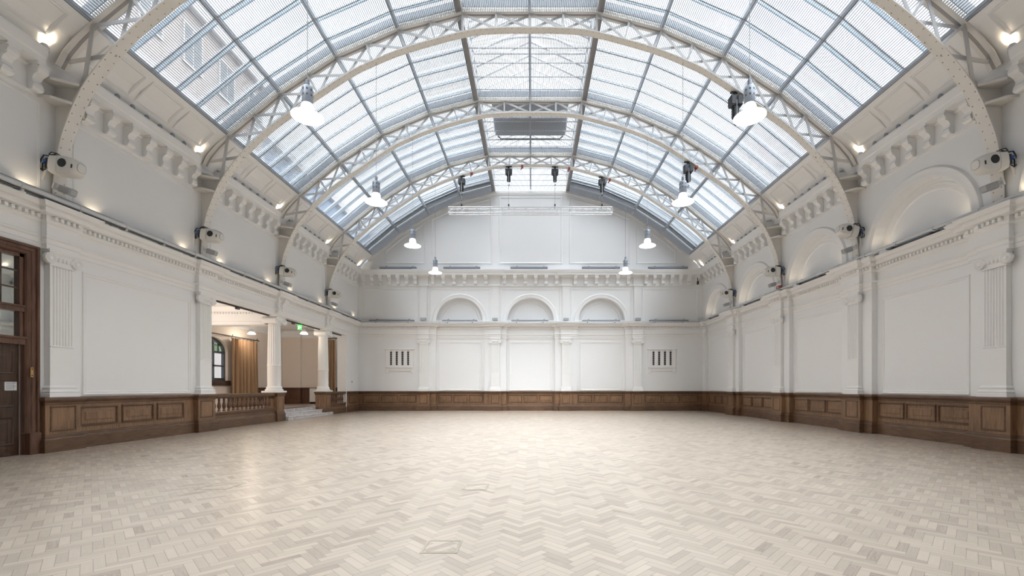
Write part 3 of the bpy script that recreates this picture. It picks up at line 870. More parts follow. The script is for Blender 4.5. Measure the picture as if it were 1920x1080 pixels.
# window
o = struct_root('window_1', 'black framed arched window of the side room', 'window')
mb = MB(); F = .07
for u in (W0, W1): mb.box(u - F, u + F, -.26, -.12, WZ0, WZS, ma)
mb.box(W0, W1, -.26, -.12, WZ0, WZ0 + .14, ma); mb.box(W0, W1, -.24, -.14, 2.40, 2.47, ma); mb.box(W0, W1, -.25, -.13, 3.03, 3.12, ma)
for p, q in zip(arc, arc[1:]): mb.bar(ma(p[0], -.19, p[1] - .04), ma(q[0], -.19, q[1] - .04), .12, .12, up=(1, 0, 0))
for t in (-.37, .37): mb.box(wc + t - .035, wc + t + .035, -.24, -.14, WZ0, WZS + rise * math.sqrt(1 - (t / hw_) ** 2), ma)
mb.box(W0, W1, -.22, -.16, 3.40, 3.43, ma)
for t in (-.72, 0, .72): mb.box(wc + t - .015, wc + t + .015, -.22, -.16, 3.1, WZS + rise * math.sqrt(1 - (t / hw_) ** 2), ma)
mb.build('window_frame', 'darkgrey', o)
mb = MB(); mb.quad(ma(W0, -.19, WZ0), ma(W1, -.19, WZ0), ma(W1, -.19, 3.1), ma(W0, -.19, 3.1)); mb.build('pane', 'winglass', o)
mb = MB(); mb.poly([ma(W0, -.19, 3.1)] + [ma(u, -.19, z) for u, z in arc] + [ma(W1, -.19, 3.1)]); p = mb.build('pane', 'greenglass', o); p['label'] = 'green tinted top pane'
mb = MB(); mb.cbox(RX - .28, RX + .1, W0 - .1, W1 + .1, WZ0 - .22, WZ0 + .02, .02); mb.build('window_sill', 'oakd', o)
# dado of the side room
def mend(u, d, z): return (u, RY1 - d, z + RF)
root = struct_root('trim_16', 'dark oak panelled dado of the side room', 'wainscot')
for mp_, pth, pl in ((mend, [(RX, .22), (-13.55, .22), (-13.55, 0), (-11.0, 0)], [(-14.5, -13.65, .22), (-13.4, -12.75, 0), (-12.6, -11.9, 0)]), (lambda u, d, z: (RX + d, u, z + RF), [(W1 + .3, 0), (RY1, 0)], [(22.0, 23.2, 0), (23.4, 24.6, 0), (24.8, 25.9, 0)])):
    mb = MB(); sweep(mb, mp_, pth, [(0, 0), (.05, 0), (.05, .18), (.015, .2), (.015, .86), (.05, .88), (.06, .95), (0, .96)]); mb.build('boarding', 'oakf', root)
    for a, b, d in pl:
        mb = MB(); rings(mb, mp_, a, b, .3, .8, [(i, d + e + .005) for i, e in PLAINP]); mb.build('flat_panel', 'oakf', root)
# ceiling beam across the side room with small cornice
mb = MB()
for y in (18.55,):
    mb.box(RX, -10.95, y - .3, y + .3, 4.0, RC)
    for s_ in (-1, 1):
        my = lambda u, d, z: (u, y + s_ * (.3 + d), z)
        sweep(mb, my, [(RX, 0), (-10.95, 0)], [(0, 4.02), (.03, 4.04), (.03, 4.12), (0, 4.14)]); sweep(mb, my, [(RX, 0), (-10.95, 0)], [(0, 4.5), (.05, 4.55), (.12, 4.68), (.14, 4.74), (0, 4.74)])
        dentils(mb, my, [(RX, 0), (-10.95, 0)], 4.44, 4.5, 0, .06)
for mpx, pth in ((lambda u, d, z: (RX + d, u, z), [(RY0, 0), (RY1, 0)]), (lambda u, d, z: (u, RY1 - d, z), [(RX, .22), (-13.55, .22), (-13.55, 0), (-10.95, 0)])):
    sweep(mb, mpx, pth, [(0, 4.35), (.03, 4.37), (.04, 4.5), (.12, 4.68), (.16, 4.74), (0, 4.745)])
struct('trim_17', mb, 'white', 'white beam and cornice of the side room ceiling', 'cornice')

# curtains
def curtain(p0, p1, z0, z1, folds, depth, lab, nrm):
    root = thing('curtain', lab, 'curtain', (p0[0], p0[1], z0))
    mb = MB(); n = folds * 8; p0, p1, nrm = Vector(p0), Vector(p1), Vector(nrm); vs = []
    for r, z in enumerate((z1, (z0 + z1) / 2, z0)):
        amp = depth * (.7 + .25 * r)
        for k in range(n + 1):
            t = k / n; w = math.sin(2 * PI * folds * t) + .3 * math.sin(2 * PI * folds * 1.7 * t + r)
            q = p0.lerp(p1, t) + nrm * amp * w; vs.append((q.x, q.y, z))
    fs = [(r * (n + 1) + k, r * (n + 1) + k + 1, (r + 1) * (n + 1) + k + 1, (r + 1) * (n + 1) + k) for r in range(2) for k in range(n)]
    mb.add(vs, fs); mb.build('cloth', 'curtain', root, smooth=True, angle=80, fix=False)
    mb = MB()
    for k in range(folds + 1):
        q = p0.lerp(p1, k / folds); mb.tube([(q.x, q.y, z1 - .02), (q.x, q.y, z1 + .045)], .012, 6)
    mb.build('hooks', 'black', root)
curtain((RX + .22, 21.32, 0), (RX + .22, 23.35, 0), RF + .03, 3.80, 7, .10, 'tan full-length curtain drawn back beside the arched window', (1, 0, 0))
curtain((-12.25, RY1 - .30, 0), (-11.42, RY1 - .30, 0), RF + .03, 4.20, 5, .07, 'tan full-length curtain behind the far balustrade', (0, 1, 0))
root = thing('curtain_track', 'black curtain track above the arched window', 'curtain track', (RX + .22, 18.9, 3.88))
mb = MB(); mb.tube([(RX + .22, 18.9, 3.88), (RX + .22, 23.45, 3.88)], .022, 8); mb.build('rail', 'black', root)
mb = MB()
for y in (19.0, 21.4, 23.3): mb.bar((RX - .0, y, 3.90), (RX + .22, y, 3.89), .03, .03); mb.bar((RX + .22, y, 3.88), (RX + .22, y, 3.98), .025, .025)
mb.build('bracket', 'black', root)
root = thing('curtain_track', 'black bent curtain track above the far curtain', 'curtain track', (-12.3, RY1 - .3, 4.28))
mb = MB(); mb.tube([(-12.35, RY1 - .3, 4.28), (-11.5, RY1 - .3, 4.28), (-11.3, RY1 - .4, 4.28), (-11.2, RY1 - .65, 4.28), (-11.25, RY1 - 1.0, 4.28)], .022, 8); mb.build('rail', 'black', root)
mb = MB(); mb.bar((-12.0, RY1 - .3, 4.28), (-12.0, RY1, 4.30), .03, .03); mb.build('bracket', 'black', root)
# lighting track under the beam
root = thing('light_track', 'black lighting track under the beam between the columns', 'light track', (-10.75, 14.7, 4.37))
mb = MB(); mb.box(-10.78, -10.72, 14.7, 18.2, 4.345, 4.395); mb.box(-10.78, -10.72, 18.9, 22.55, 4.345, 4.395); mb.box(-10.78, -10.72, 23.25, 25.1, 4.345, 4.395); mb.build('track', 'black', root)
mb = MB(); 
for y in (16.2, 20.0): mb.cbox(-10.80, -10.70, y, y + .16, 4.28, 4.35, .01)
mb.build('adapter', 'darkgrey', root)
# exit sign hanging from the track
root = thing('exit_sign', 'green emergency exit sign hanging between the columns', 'sign', (-10.75, 20.65, 4.2))
mb = MB(); mb.cbox(-10.85, -10.66, 20.63, 20.67, 4.10, 4.335, .006); mb.build('case', 'green', root)
mb = MB()
fy = 20.622
mb.lathe([(.001, fy), (.014, fy + .001)], 10, (-10.735, 0, 4.295), axis='Y', cap=False)
for a, b, w in (((-10.80, 4.28), (-10.83, 4.215), .03), ((-10.83, 4.215), (-10.78, 4.18), .02), ((-10.78, 4.18), (-10.79, 4.145), .018), ((-10.83, 4.215), (-10.88, 4.16), .02), ((-10.80, 4.275), (-10.75, 4.24), .016), ((-10.80, 4.275), (-10.86, 4.25), .016), ((-10.70, 4.23), (-10.60, 4.23), .022), ((-10.635, 4.265), (-10.60, 4.23), .02), ((-10.635, 4.195), (-10.60, 4.23), .02)):
    a = (-10.75 + (a[0] + 10.75) * .47, 4.10 + (a[1] - 4.12) * 1.0); b = (-10.75 + (b[0] + 10.75) * .47, 4.10 + (b[1] - 4.12) * 1.0); w *= .8
    mb.bar((a[0], fy, a[1]), (b[0], fy, b[1]), .004, w, up=(0, 0, 1)) if abs(b[1] - a[1]) < abs(b[0] - a[0]) else mb.bar((a[0], fy, a[1]), (b[0], fy, b[1]), w, .004, up=(0, 1, 0))
mb.build('running_figure_and_arrow', 'signwhite', root)
mb = MB(); mb.tube([(-10.75, 20.65, 4.33), (-10.75, 20.65, 4.344)], .01, 6); mb.build('stem', 'black', root)
# small ceiling lights of the side room
def small_pendant(x, y, z, lab):
    root = thing('pendant_lamp', lab, 'pendant lamp', (x, y, z), 'small lamps of the side room')
    mb = MB(); mb.lathe([(.17, z - .14), (.19, z - .13), (.13, z - .05), (.11, z - .03)], 20, (x, y, 0)); mb.build('shade', 'shade', root, smooth=True)
    mb = MB(); mb.lathe([(.105, z - .03), (.105, z + .06), (.06, z + .10), (.03, z + .11)], 16, (x, y, 0)); mb.build('housing', 'cream', root, smooth=True)
    mb = MB(); mb.tube([(x, y, z + .1), (x, y, RC)], .012, 6); mb.build('stem', 'cream', root)
    l = bpy.data.lights.new('lamp_or_fill_light', 'POINT'); l.energy = 26 if x < -12 else 10; l.color = (1, .84, .66); l.shadow_soft_size = .12
    lo = bpy.data.objects.new('lamp_or_fill_light', l); lo.location = (x, y, z - .25); C.objects.link(lo)
small_pendant(-13.85, 22.0, 4.20, 'small white lamp in the side room nearer the arched window')
for yy in (16.0,):  # unseen fill light added to brighten the side room, no fitting here
    l = bpy.data.lights.new('lamp_or_fill_light', 'POINT'); l.energy = 110; l.color = (1, .86, .74); l.shadow_soft_size = .3
    lo = bpy.data.objects.new('lamp_or_fill_light', l); lo.location = (-12.9, yy, 2.6); C.objects.link(lo)
small_pendant(-11.25, 22.0, 4.20, 'small white lamp in the side room near the exit sign')
# fire extinguisher and white panel seen between the columns
root = thing('fire_extinguisher', 'red fire extinguisher standing behind the near oak pedestal', 'fire extinguisher', (-12.6, 22.4, RF))
mb = MB(); mb.lathe([(.07, RF), (.085, RF + .02), (.085, RF + .42), (.06, RF + .49), (.03, RF + .51)], 16, (-12.6, 22.4, 0)); mb.build('cylinder', 'red', root, smooth=True)
mb = MB(); mb.box(-12.63, -12.57, 22.37, 22.43, RF + .5, RF + .57); mb.bar((-12.6, 22.4, RF + .57), (-12.48, 22.4, RF + .6), .02, .02); mb.build('valve', 'black', root)
root = thing('radiator', 'small white radiator panel by the oak dado of the side room', 'radiator', (-12.0, RY1 - .1, RF))
mb = MB(); mb.cbox(-12.95, -12.62, RY1 - .34, RY1 - .12, RF + .12, RF + .92, .02); mb.build('panel', 'cream', root)
mb = MB(); mb.box(-12.92, -12.88, RY1 - .3, RY1 - .15, RF, RF + .13); mb.build('foot', 'black', root); mb = MB(); mb.box(-12.69, -12.65, RY1 - .3, RY1 - .15, RF, RF + .13); mb.build('foot', 'black', root)

# ================================================================== DOORS ON THE LEFT
root = struct_root('door_1', 'tall brown double doors with mirrored transom panes on the left wall', 'door')
A = .20
mb = MB()
PR = [(0, 0), (.07, .0), (.10, .0), (.10, .03), (.085, .05), (.085, .10), (.06, .12), (.055, .2), (.03, .22), (.02, .26), (-.12, .26)]   # d against distance from the outer edge
prof = [(0, -.02), (0, .09), (.025, .105), (.05, .09), (.06, .06), (.12, .055), (.135, .035), (.15, .03), (.18, .01), (.20, -.02), (.20, -.16)]
def arch_frame(mb, inner):
    rows = []
    for t, d in inner:
        rows.append([mL(DOOR0 + t, d, 0), mL(DOOR0 + t, d, DOORZ - t), mL(DOOR1 - t, d, DOORZ - t), mL(DOOR1 - t, d, 0)])
    fs = [(i * 4 + k, i * 4 + k + 1, i * 4 + 4 + k + 1, i * 4 + 4 + k) for i in range(len(inner) - 1) for k in range(3)]
    mb.add([q for r in rows for q in r], fs)
arch_frame(mb, prof)
mb.build('architrave', 'oakf', root)
for u in (DOOR0 - .01, DOOR1 - .21):
    mb = MB(); mb.cbox(u, u + .22, -.1, .12, 0, .46, .015, mL); mb.build('plinth_block', 'oakf', root)
i0, i1 = DOOR0 + A, DOOR1 - A
mb = MB()
mb.box(i0, i1, -.16, -.02, 2.98, 3.12, mL); mb.box(i0, i1, -.16, .01, 3.08, 3.11, mL)
mb.box(i0, i1, -.16, -.0, 2.30, 2.44, mL); mb.box(i0, i1, -.16, .03, 2.42, 2.46, mL)
for u in (i0, i1 - .07): mb.box(u, u + .07, -.16, -.04, 2.3, DOORZ - A, mL)
mb.box(i0, i1, -.16, -.04, DOORZ - A - .07, DOORZ - A, mL)
for u in (i0 + 1.0, i1 - 1.0): mb.box(u - .05, u + .05, -.16, -.05, 2.44, DOORZ - A, mL)
mb.build('transom_frame', 'oakf', root)
mb = MB()
for t in range(10):
    u = i1 - .07 - .30 * t
    if t and u > i0: mb.box(u - .014, u + .014, -.12, -.07, 3.1, DOORZ - A, mL)
for z in (3.47, 3.83): mb.box(i0, i1, -.118, -.072, z - .014, z + .014, mL)
mb.build('glazing_bars', 'oakd', root)
mb = MB(); mb.quad(mL(i0, -.10, 3.1), mL(i1, -.10, 3.1), mL(i1, -.10, DOORZ - A), mL(i0, -.10, DOORZ - A)); mb.build('pane', 'mirror', root)
mb = MB(); mb.quad(mL(i0, -.10, 2.44), mL(i1, -.10, 2.44), mL(i1, -.10, 3.0), mL(i0, -.10, 3.0)); mb.build('pane', 'mirror', root)
um = (i0 + i1) / 2
for a, b in ((i0 + .02, um), (um, i1 - .02)):
    lf = MB(); lf.cbox(a + .004, b - .004, -.16, -.10, 0, 2.30, .006, mL)
    leaf = lf.build('door_leaf', 'oakd', root)
    h = (b - a) / 2
    for uu in (a + .1, a + h + .04):
        for z0, z1 in ((.22, .80), (1.0, 1.55), (1.68, 2.18)):
            mb = MB(); rings(mb, mL, uu, uu + h - .14, z0, z1, [(0, -.102), (.012, -.085), (.035, -.092), (.045, -.107), (.09, -.107), (.12, -.096)]); mb.build('door_panel', 'oakd', leaf)
    hd = MB(); hu = um + (.07 if a >= um else -.07); hd.tube([mL(hu, -.105, .95), mL(hu, -.05, .96), mL(hu, -.05, 1.24), mL(hu, -.105, 1.25)], .011, 8)
    k = hd.build('door_handle', 'brass', leaf); k['label'] = 'brass pull handle'
# paper notice on the near leaf
nu = 9.0
root = thing('paper_notice', 'small white printed notice on the brown door', 'notice', mL(9.05, -.10, 1.36))
mb = MB(); mb.box(8.95, 9.16, -.100, -.086, 1.345, 1.52, mL); mb.build('sheet', 'paper', root)
mb = MB()
for k in range(7):
    z = 1.505 - .021 * k; mb.box(8.97, 9.14 - (.03 if k % 3 == 2 else 0) - (.05 if k == 6 else 0), -.0862, -.0845, z - .007, z, mL)
mb.build('text_lines', 'ink', root)
root = thing('switch_plate', 'small brass switch plate on the brown door frame', 'switch plate', mL(9.30, .06, 1.8))
mb = MB(); mb.cbox(9.275, 9.335, .052, .07, 1.62, 1.83, .004, mL); mb.build('plate', 'brass', root)
mb = MB()
for z in (1.66, 1.79): mb.lathe([(.012, .0), (.012, .006)], 8, mL(9.305, .07, z), axis='X')
mb.build('screw', 'oakd', root)

# ---- floor hatches
def hatch(x, y, s_, lab):
    root = thing('floor_hatch', lab, 'floor hatch', (x, y, 0), 'floor hatches')
    mb = MB(); w = .022
    for a in (0, 1):
        mb.box(x - s_, x + s_, y + (s_ - w if a else -s_), y + (s_ if a else -s_ + w), -.004, .003)
        mb.box(x + (s_ - w if a else -s_), x + (s_ if a else -s_ + w), y - s_ + w, y + s_ - w, -.004, .003)
    mb.build('rim', 'hatch', root)
    mb = MB(); mb.box(x - s_ + w + .006, x + s_ - w - .006, y - s_ + w + .006, y + s_ - w - .006, -.004, .0022); mb.build('lid', 'floor', root)
hatch(-.72, 3.9, .16, 'square floor hatch nearest the camera in the wood blocks')
hatch(-.72, 6.22, .17, 'square floor hatch farther out in line with the nearest one')
hatch(-4.35, 6.3, .22, 'square floor hatch to the left towards the panelled wall')

# ---- vent grilles of the end wall
def vent(u, lab):
    d0 = .02
    root = thing('vent_grille', lab, 'vent', mBk(u, d0, 2.7), 'vent grilles of the end wall')
    mb = MB(); mb.box(u - .80, u + .80, d0, d0 + .02, 2.52, 3.72, mBk)
    mb.build('back_plate', 'plaster', root)
    mb = MB(); mb.cbox(u - .90, u + .90, d0, d0 + .12, 3.70, 3.80, .02, mBk); mb.build('cornice', 'plaster', root)
    mb = MB(); mb.cbox(u - .86, u + .86, d0, d0 + .10, 2.60, 2.68, .02, mBk); mb.build('sill', 'plaster', root)
    mb = MB()
    for s_ in (-1, 1): mb.cbox(u + s_ * .76 - .08, u + s_ * .76 + .08, d0, d0 + .06, 2.28, 2.60, .02, mBk)
    mb.box(u - .68, u + .68, d0, d0 + .04, 2.42, 2.60, mBk); mb.build('apron', 'plaster', root)
    for k in range(5):
        uu = u + (-.70 + k * .35)
        if 0 < k < 4: mb = MB(); mb.cbox(uu - .11, uu + .11, d0, d0 + .07, 2.68, 3.70, .012, mBk); mb.build('mullion', 'plaster', root)
        else: mb = MB(); mb.cbox(uu - .14, uu + .12 if k == 0 else uu + .14, d0, d0 + .07, 2.68, 3.70, .012, mBk) if k == 0 else mb.cbox(uu - .12, uu + .14, d0, d0 + .07, 2.68, 3.70, .012, mBk); mb.build('mullion', 'plaster', root)
    for k in range(4):
        uu = u - .525 + k * .35
        sl = MB(); sl.box(uu - .075, uu + .075, d0 + .01, d0 + .03, 2.78, 3.60, mBk); q = sl.build('slot', 'black', root)
        b = MB()
        for j in range(1, 7): b.box(uu - .075, uu + .075, d0 + .02, d0 + .045, 2.78 + j * .117 - .012, 2.78 + j * .117 + .012, mBk)
        b.build('bars', 'grey', q)
vent(-7.97, 'white framed vent grille with four dark slots, left of the arches')
vent(8.0, 'white framed vent grille with four dark slots, right of the arches')
root = thing('wall_socket', 'small white socket plate low on the wall by the left corner', 'socket', mL(26.0, 0, 1.6))
mb = MB(); mb.cbox(25.95, 26.08, 0, .02, 1.70, 1.79, .004, mL); mb.build('plate', 'grey', root)
# ================================================================== ROOF
O_J = [(-x, z) for x, z in reversed(roofJ)] + roofJ                       # joints of the outer chord / slat plane
INN_R = [(0, 12.85), (1.06, 12.83), (2.12, 12.76), (3.97, 12.21), (5.05, 11.78), (5.86, 11.36), (7.67, 10.14), (8.45, 9.55), (9.09, 8.93), (9.68, 8.20), (9.95, 7.73), (10.13, 7.30), (10.27, 6.90), (10.36, 6.45), (10.42, 5.95), (10.44, 5.40)]
def catmull(P, n=4):
    out = []
    for i in range(len(P) - 1):
        p0, p1, p2, p3 = [Vector(P[min(max(k, 0), len(P) - 1)]) for k in (i - 1, i, i + 1, i + 2)]
        for k in range(n):
            t = k / n
            out.append(tuple(.5 * ((2 * p1) + (p2 - p0) * t + (2 * p0 - 5 * p1 + 4 * p2 - p3) * t * t + (3 * p1 - p0 - 3 * p2 + p3) * t ** 3)))
    out.append(tuple(P[-1])); return out
INN_R[1] = (1.06, 12.84); INN_R[2] = (2.12, 12.72)
full = [(-x, z) for x, z in reversed(INN_R)] + INN_R[1:]
INN = catmull(full, 4)
END = [(9.97, 9.10), (10.22, 8.80), (10.38, 8.50)]
OUT = [(-x, z) for x, z in reversed(END)] + O_J + END

def offs2(pts, t):
    r = []
    for i in range(len(pts)):
        ns = []
        for a, b in ((i - 1, i), (i, i + 1)):
            if a < 0 or b >= len(pts): continue
            d = Vector(pts[b]) - Vector(pts[a]); d.normalize(); ns.append(Vector((-d.y, d.x)))
        m = ns[0] if len(ns) == 1 else (ns[0] + ns[1])
        if len(ns) == 2: m = m * (2 / m.length_squared)
        q = Vector(pts[i]) + m * t; r.append((q.x, q.y))
    return r
def band(mb, pts, o0, o1, y0, y1):
    a, b = offs2(pts, o0), offs2(pts, o1); n = len(pts)
    vs = []
    for (x, z), (x2, z2) in zip(a, b): vs += [(x, y0, z), (x, y1, z), (x2, y1, z2), (x2, y0, z2)]
    fs = [(i * 4 + k, i * 4 + (k + 1) % 4, i * 4 + 4 + (k + 1) % 4, i * 4 + 4 + k) for i in range(n - 1) for k in range(4)]
    fs += [(0, 1, 2, 3), ((n - 1) * 4 + 3, (n - 1) * 4 + 2, (n - 1) * 4 + 1, (n - 1) * 4)]
    mb.add(vs, fs)
def closest_inner(p, lo=None):
    best = None
    for q in INN:
        d = (q[0] - p[0]) ** 2 + (q[1] - p[1]) ** 2
        if best is None or d < best[0]: best = (d, q)
    return best[1]
def make_truss(label):
    root = thing('roof_truss', label, 'roof truss', (0, 0, 0), 'arched iron roof trusses')
    mb = MB(); band(mb, OUT, 0.0, .025, -.13, .13); band(mb, OUT, .02, .14, -.035, .035); band(mb, OUT, .13, .16, -.10, .10)
    mb.build('outer_chord', 'iron', root)
    mb = MB(); band(mb, O_J, .165, .40, -.11, .11); mb.build('roof_beam', 'beam', root)
    mb = MB(); band(mb, OUT, -.006, .001, -.02, .045); mb.build('chord_shadow_strip', 'curb', root)  # dark strip painting the shadow between the chord's paired angles
    mb = MB(); band(mb, INN, 0.0, .025, -.13, .13); band(mb, INN, .02, .11, -.035, .035)
    ic = mb.build('inner_chord', 'iron', root, smooth=True, angle=30)
    # rivets on the soffit of the flange
    mb = MB(); acc = 0; nxt = .1; row = 0
    for p, q in zip(INN, INN[1:]):
        L = math.dist(p, q)
        while nxt <= acc + L:
            t = (nxt - acc) / L; x, z = p[0] + (q[0] - p[0]) * t, p[1] + (q[1] - p[1]) * t
            nx, nz = (q[1] - p[1]) / L, -(q[0] - p[0]) / L
            for y in (-.085, .085):
                yy = y; sh = .05 if y > 0 else 0
                c = Vector((x + (q[0] - p[0]) / L * sh, yy, z + (q[1] - p[1]) / L * sh)); nv = Vector((nx, 0, nz)); tv = Vector(((q[0] - p[0]) / L, 0, (q[1] - p[1]) / L)); bv = Vector((0, 1, 0))
                vs = [c + (tv * math.cos(PI * k / 3) + bv * math.sin(PI * k / 3)) * .016 for k in range(6)] + [c + nv * .012 + (tv * math.cos(PI * k / 3) + bv * math.sin(PI * k / 3)) * .008 for k in range(6)]
                mb.add(vs, [(k, (k + 1) % 6, 6 + (k + 1) % 6, 6 + k) for k in range(6)] + [(6, 7, 8, 9, 10, 11)])
            nxt += .20
        acc += L
    mb.build('rivets', 'rivet', ic)
    # stations
    st = []
    for (a, b) in zip(O_J, O_J[1:]):
        flat = abs(a[1] - b[1]) < 1e-6
        n = 4 if flat else 2
        for k in range(n): st.append((a[0] + (b[0] - a[0]) * k / n, a[1] + (b[1] - a[1]) * k / n))
    st.append(O_J[-1])
    inn = []
    for s_ in st:
        q = closest_inner(s_)
        if abs(s_[0]) <= 2.2: 
            zz = min(INN, key=lambda t: abs(t[0] - s_[0])); q = (s_[0], zz[1])
        d_ = Vector(s_) - Vector(q); d_ = d_ / d_.length; inn.append((q[0] + d_.x * .045, q[1] + d_.y * .045))
    def strut(name, a, b, w=.075, y=0.0):
        m = MB(); m.bar((a[0], y - .012, a[1]), (b[0], y - .012, b[1]), w, .02, up=(0, 1, 0)); return m
    for s_, q in zip(st, inn):
        m = MB(); m.bar((s_[0], 0, s_[1] + .02), (q[0], 0, q[1] + .02), .12, .07, up=(0, 1, 0)) if False else m.bar((s_[0], 0, s_[1] + .02), (q[0], 0, q[1] + .02), .06, .16, up=(0, 1, 0))
        m.build('post', 'ironlite', root)
    for i in range(len(st) - 1):
        strut('', st[i], inn[i + 1], y=-.03).build('brace', 'ironlite', root); strut('', st[i + 1], inn[i], y=.03).build('brace', 'ironlite', root)
    for s_ in (-1, 1):
        a, b = (s_ * 9.65, 9.42), (s_ * 10.30, 8.62)
        ia, ib = closest_inner(a), (s_ * 9.86, 8.04)
        strut('', a, ib, w=.09, y=-.03).build('brace', 'ironlite', root)
        strut('', (s_ * 10.25, 8.66), (ia[0] + s_ * .09, ia[1] - .10), w=.09, y=.03).build('brace', 'ironlite', root)
        # web plate at the foot of the arch
        ins = [(x, z) for x, z in offs2(INN, .02) if s_ * x > 9.7]
        if s_ < 0: ins = ins[::-1]
        ins = sorted(ins, key=lambda t: -t[1])
        poly = [(s_ * 10.5, 8.3)] + [(x, z) for x, z in ins] + [(s_ * 10.5, 5.38)]
        m = MB(); m.prism(poly, lambda x, z: (x, -.03, z), lambda x, z: (x, .03, z)); 
        m.build('web_plate', 'iron', root)
        for z, xi in ((7.64, 10.02), (8.04, 9.86)):
            m = MB()
            for e in (-1, 1):
                tri = [(xi, .13), (xi, e * .13), (10.34, e * .40), (10.5, e * .40), (10.5, 0), (xi + .1, 0)] if False else [(xi, 0), (xi, e * .13), (10.26, e * .36), (10.5, e * .38), (10.5, 0)]
                m.prism(tri, lambda x, y: (s_ * x, y, z), lambda x, y: (s_ * x, y, z + .02))
                m.bar((s_ * xi, e * .13, z), (s_ * 10.26, e * .36, z), .02, .06); m.bar((s_ * 10.26, e * .36, z), (s_ * 10.5, e * .38, z), .02, .06)
            m.build('bracket_plate', 'iron', root)
        m = MB(); m.box(min(s_ * 10.30, s_ * 10.5), max(s_ * 10.30, s_ * 10.5), -.20, .20, 5.345, 5.46); m.build('base_plate', 'iron', root)
    return root
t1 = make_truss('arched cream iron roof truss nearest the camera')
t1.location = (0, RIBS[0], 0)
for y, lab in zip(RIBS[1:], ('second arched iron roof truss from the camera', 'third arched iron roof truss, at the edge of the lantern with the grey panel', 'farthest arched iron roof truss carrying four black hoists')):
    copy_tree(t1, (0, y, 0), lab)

# ---- slat ceilings and glazing, bay by bay --------------------------------
ORD = ['first', 'second', 'third', 'fourth', 'fifth', 'sixth']
bayY = [(4.25, 9.85), (9.85, 14.2), (14.2, 18.55), (18.55, 22.9), (22.9, YB)]
where = ['in front of the nearest roof truss', 'between the first and second roof trusses', 'between the second and third roof trusses', 'between the third and fourth roof trusses', 'between the farthest roof truss and the end wall']
facets = list(zip(O_J, O_J[1:]))
PITCH = .056
def slat_facet(mb, a, b, y0, y1):
    L = math.dist(a, b); n = int(L / PITCH); tx, tz = (b[0] - a[0]) / L, (b[1] - a[1]) / L; nx, nz = -tz, tx
    hw_, h = .0085, .04
    for k in range(n):
        c = (k + .5) * L / n; x, z = a[0] + tx * c, a[1] + tz * c
        p = [(x - tx * hw_, z - tz * hw_), (x + tx * hw_, z + tz * hw_), (x + tx * hw_ + nx * h, z + tz * hw_ + nz * h), (x - tx * hw_ + nx * h, z - tz * hw_ + nz * h)]
        vs = [(q[0], y, q[1]) for y in (y0, y1) for q in p]
        mb.add(vs, ((0, 1, 5, 4), (1, 2, 6, 5), (2, 3, 7, 6), (3, 0, 4, 7)))
NB = 5
for (y0, y1), wh in zip(bayY, where):
    root = thing('slat_ceiling', 'grey metal slat screen under the glass roof ' + wh, 'slat ceiling', (0, y0, 0), 'slat screens under the roof')
    ya, yb = y0 + (.12 if y0 > 0 else 0), y1 - (.12 if y1 < YB else .02)
    for a, b in facets:
        mb = MB(); slat_facet(mb, a, b, ya, yb); mb.build('slat_panel', 'slat', root, fix=False)
    bars = MB()
    for k in range(1, NB + 1):
        y = y0 + (y1 - y0) * k / (NB + 1)
        mb = MB(); band(mb, O_J, .04, .075, y - .018, y + .018)
        for (a, b) in facets: pass
        mb.build('support_bar', 'bar', root)
    root = thing('glass_roof', 'glazed roof slopes with grey bars and purlins ' + wh, 'glass roof', (0, y0, 0), 'glazed roof bays')
    for s_ in (-1, 1):
        half = [(s_ * x, z) for x, z in roofJ]
        if s_ < 0: half = half[::-1]
        for k in range(0, NB + 1):
            y = y0 + (y1 - y0) * (k + .5) / (NB + 1)
            mb = MB(); band(mb, half, .36, .38, y - .05, y + .05); gb = mb.build('glazing_bar', 'barlite', root)
            mb = MB(); band(mb, half, .34, .40, y - .065, y - .05); band(mb, half, .34, .40, y + .05, y + .065); mb.build('edge_rib', 'bar', gb)
        for (x, z) in roofJ[1:]:
            q = Vector((s_ * x, z)); 
            mb = MB(); mb.bar((s_ * x, y0 + .1, z + .10), (s_ * x, y1 - .02, z + .10), .05, .14, up=(-s_ * .5, 0, .87)); mb.build('purlin', 'bar', root)
        for (a, b) in zip(half, half[1:]):
            o_ = offs2([a, b], .42)
            mb = MB(); mb.quad((o_[0][0], y0, o_[0][1]), (o_[1][0], y0, o_[1][1]), (o_[1][0], y1, o_[1][1]), (o_[0][0], y1, o_[0][1])); mb.build('pane', 'roofglass', root)

# solid boarded strip of roof against the gable
root = thing('roof_boarding', 'dark grey boarded strip of roof above the glass against the end wall', 'roof boarding', (0, 26.3, 13.8))
for s_ in (-1, 1):
    half = [(s_ * x, z) for x, z in roofJ]
    if s_ < 0: half = half[::-1]
    mb = MB(); band(mb, half, .46, .50, 26.0, 28.3); mb.build('boards', 'darkgrey', root)
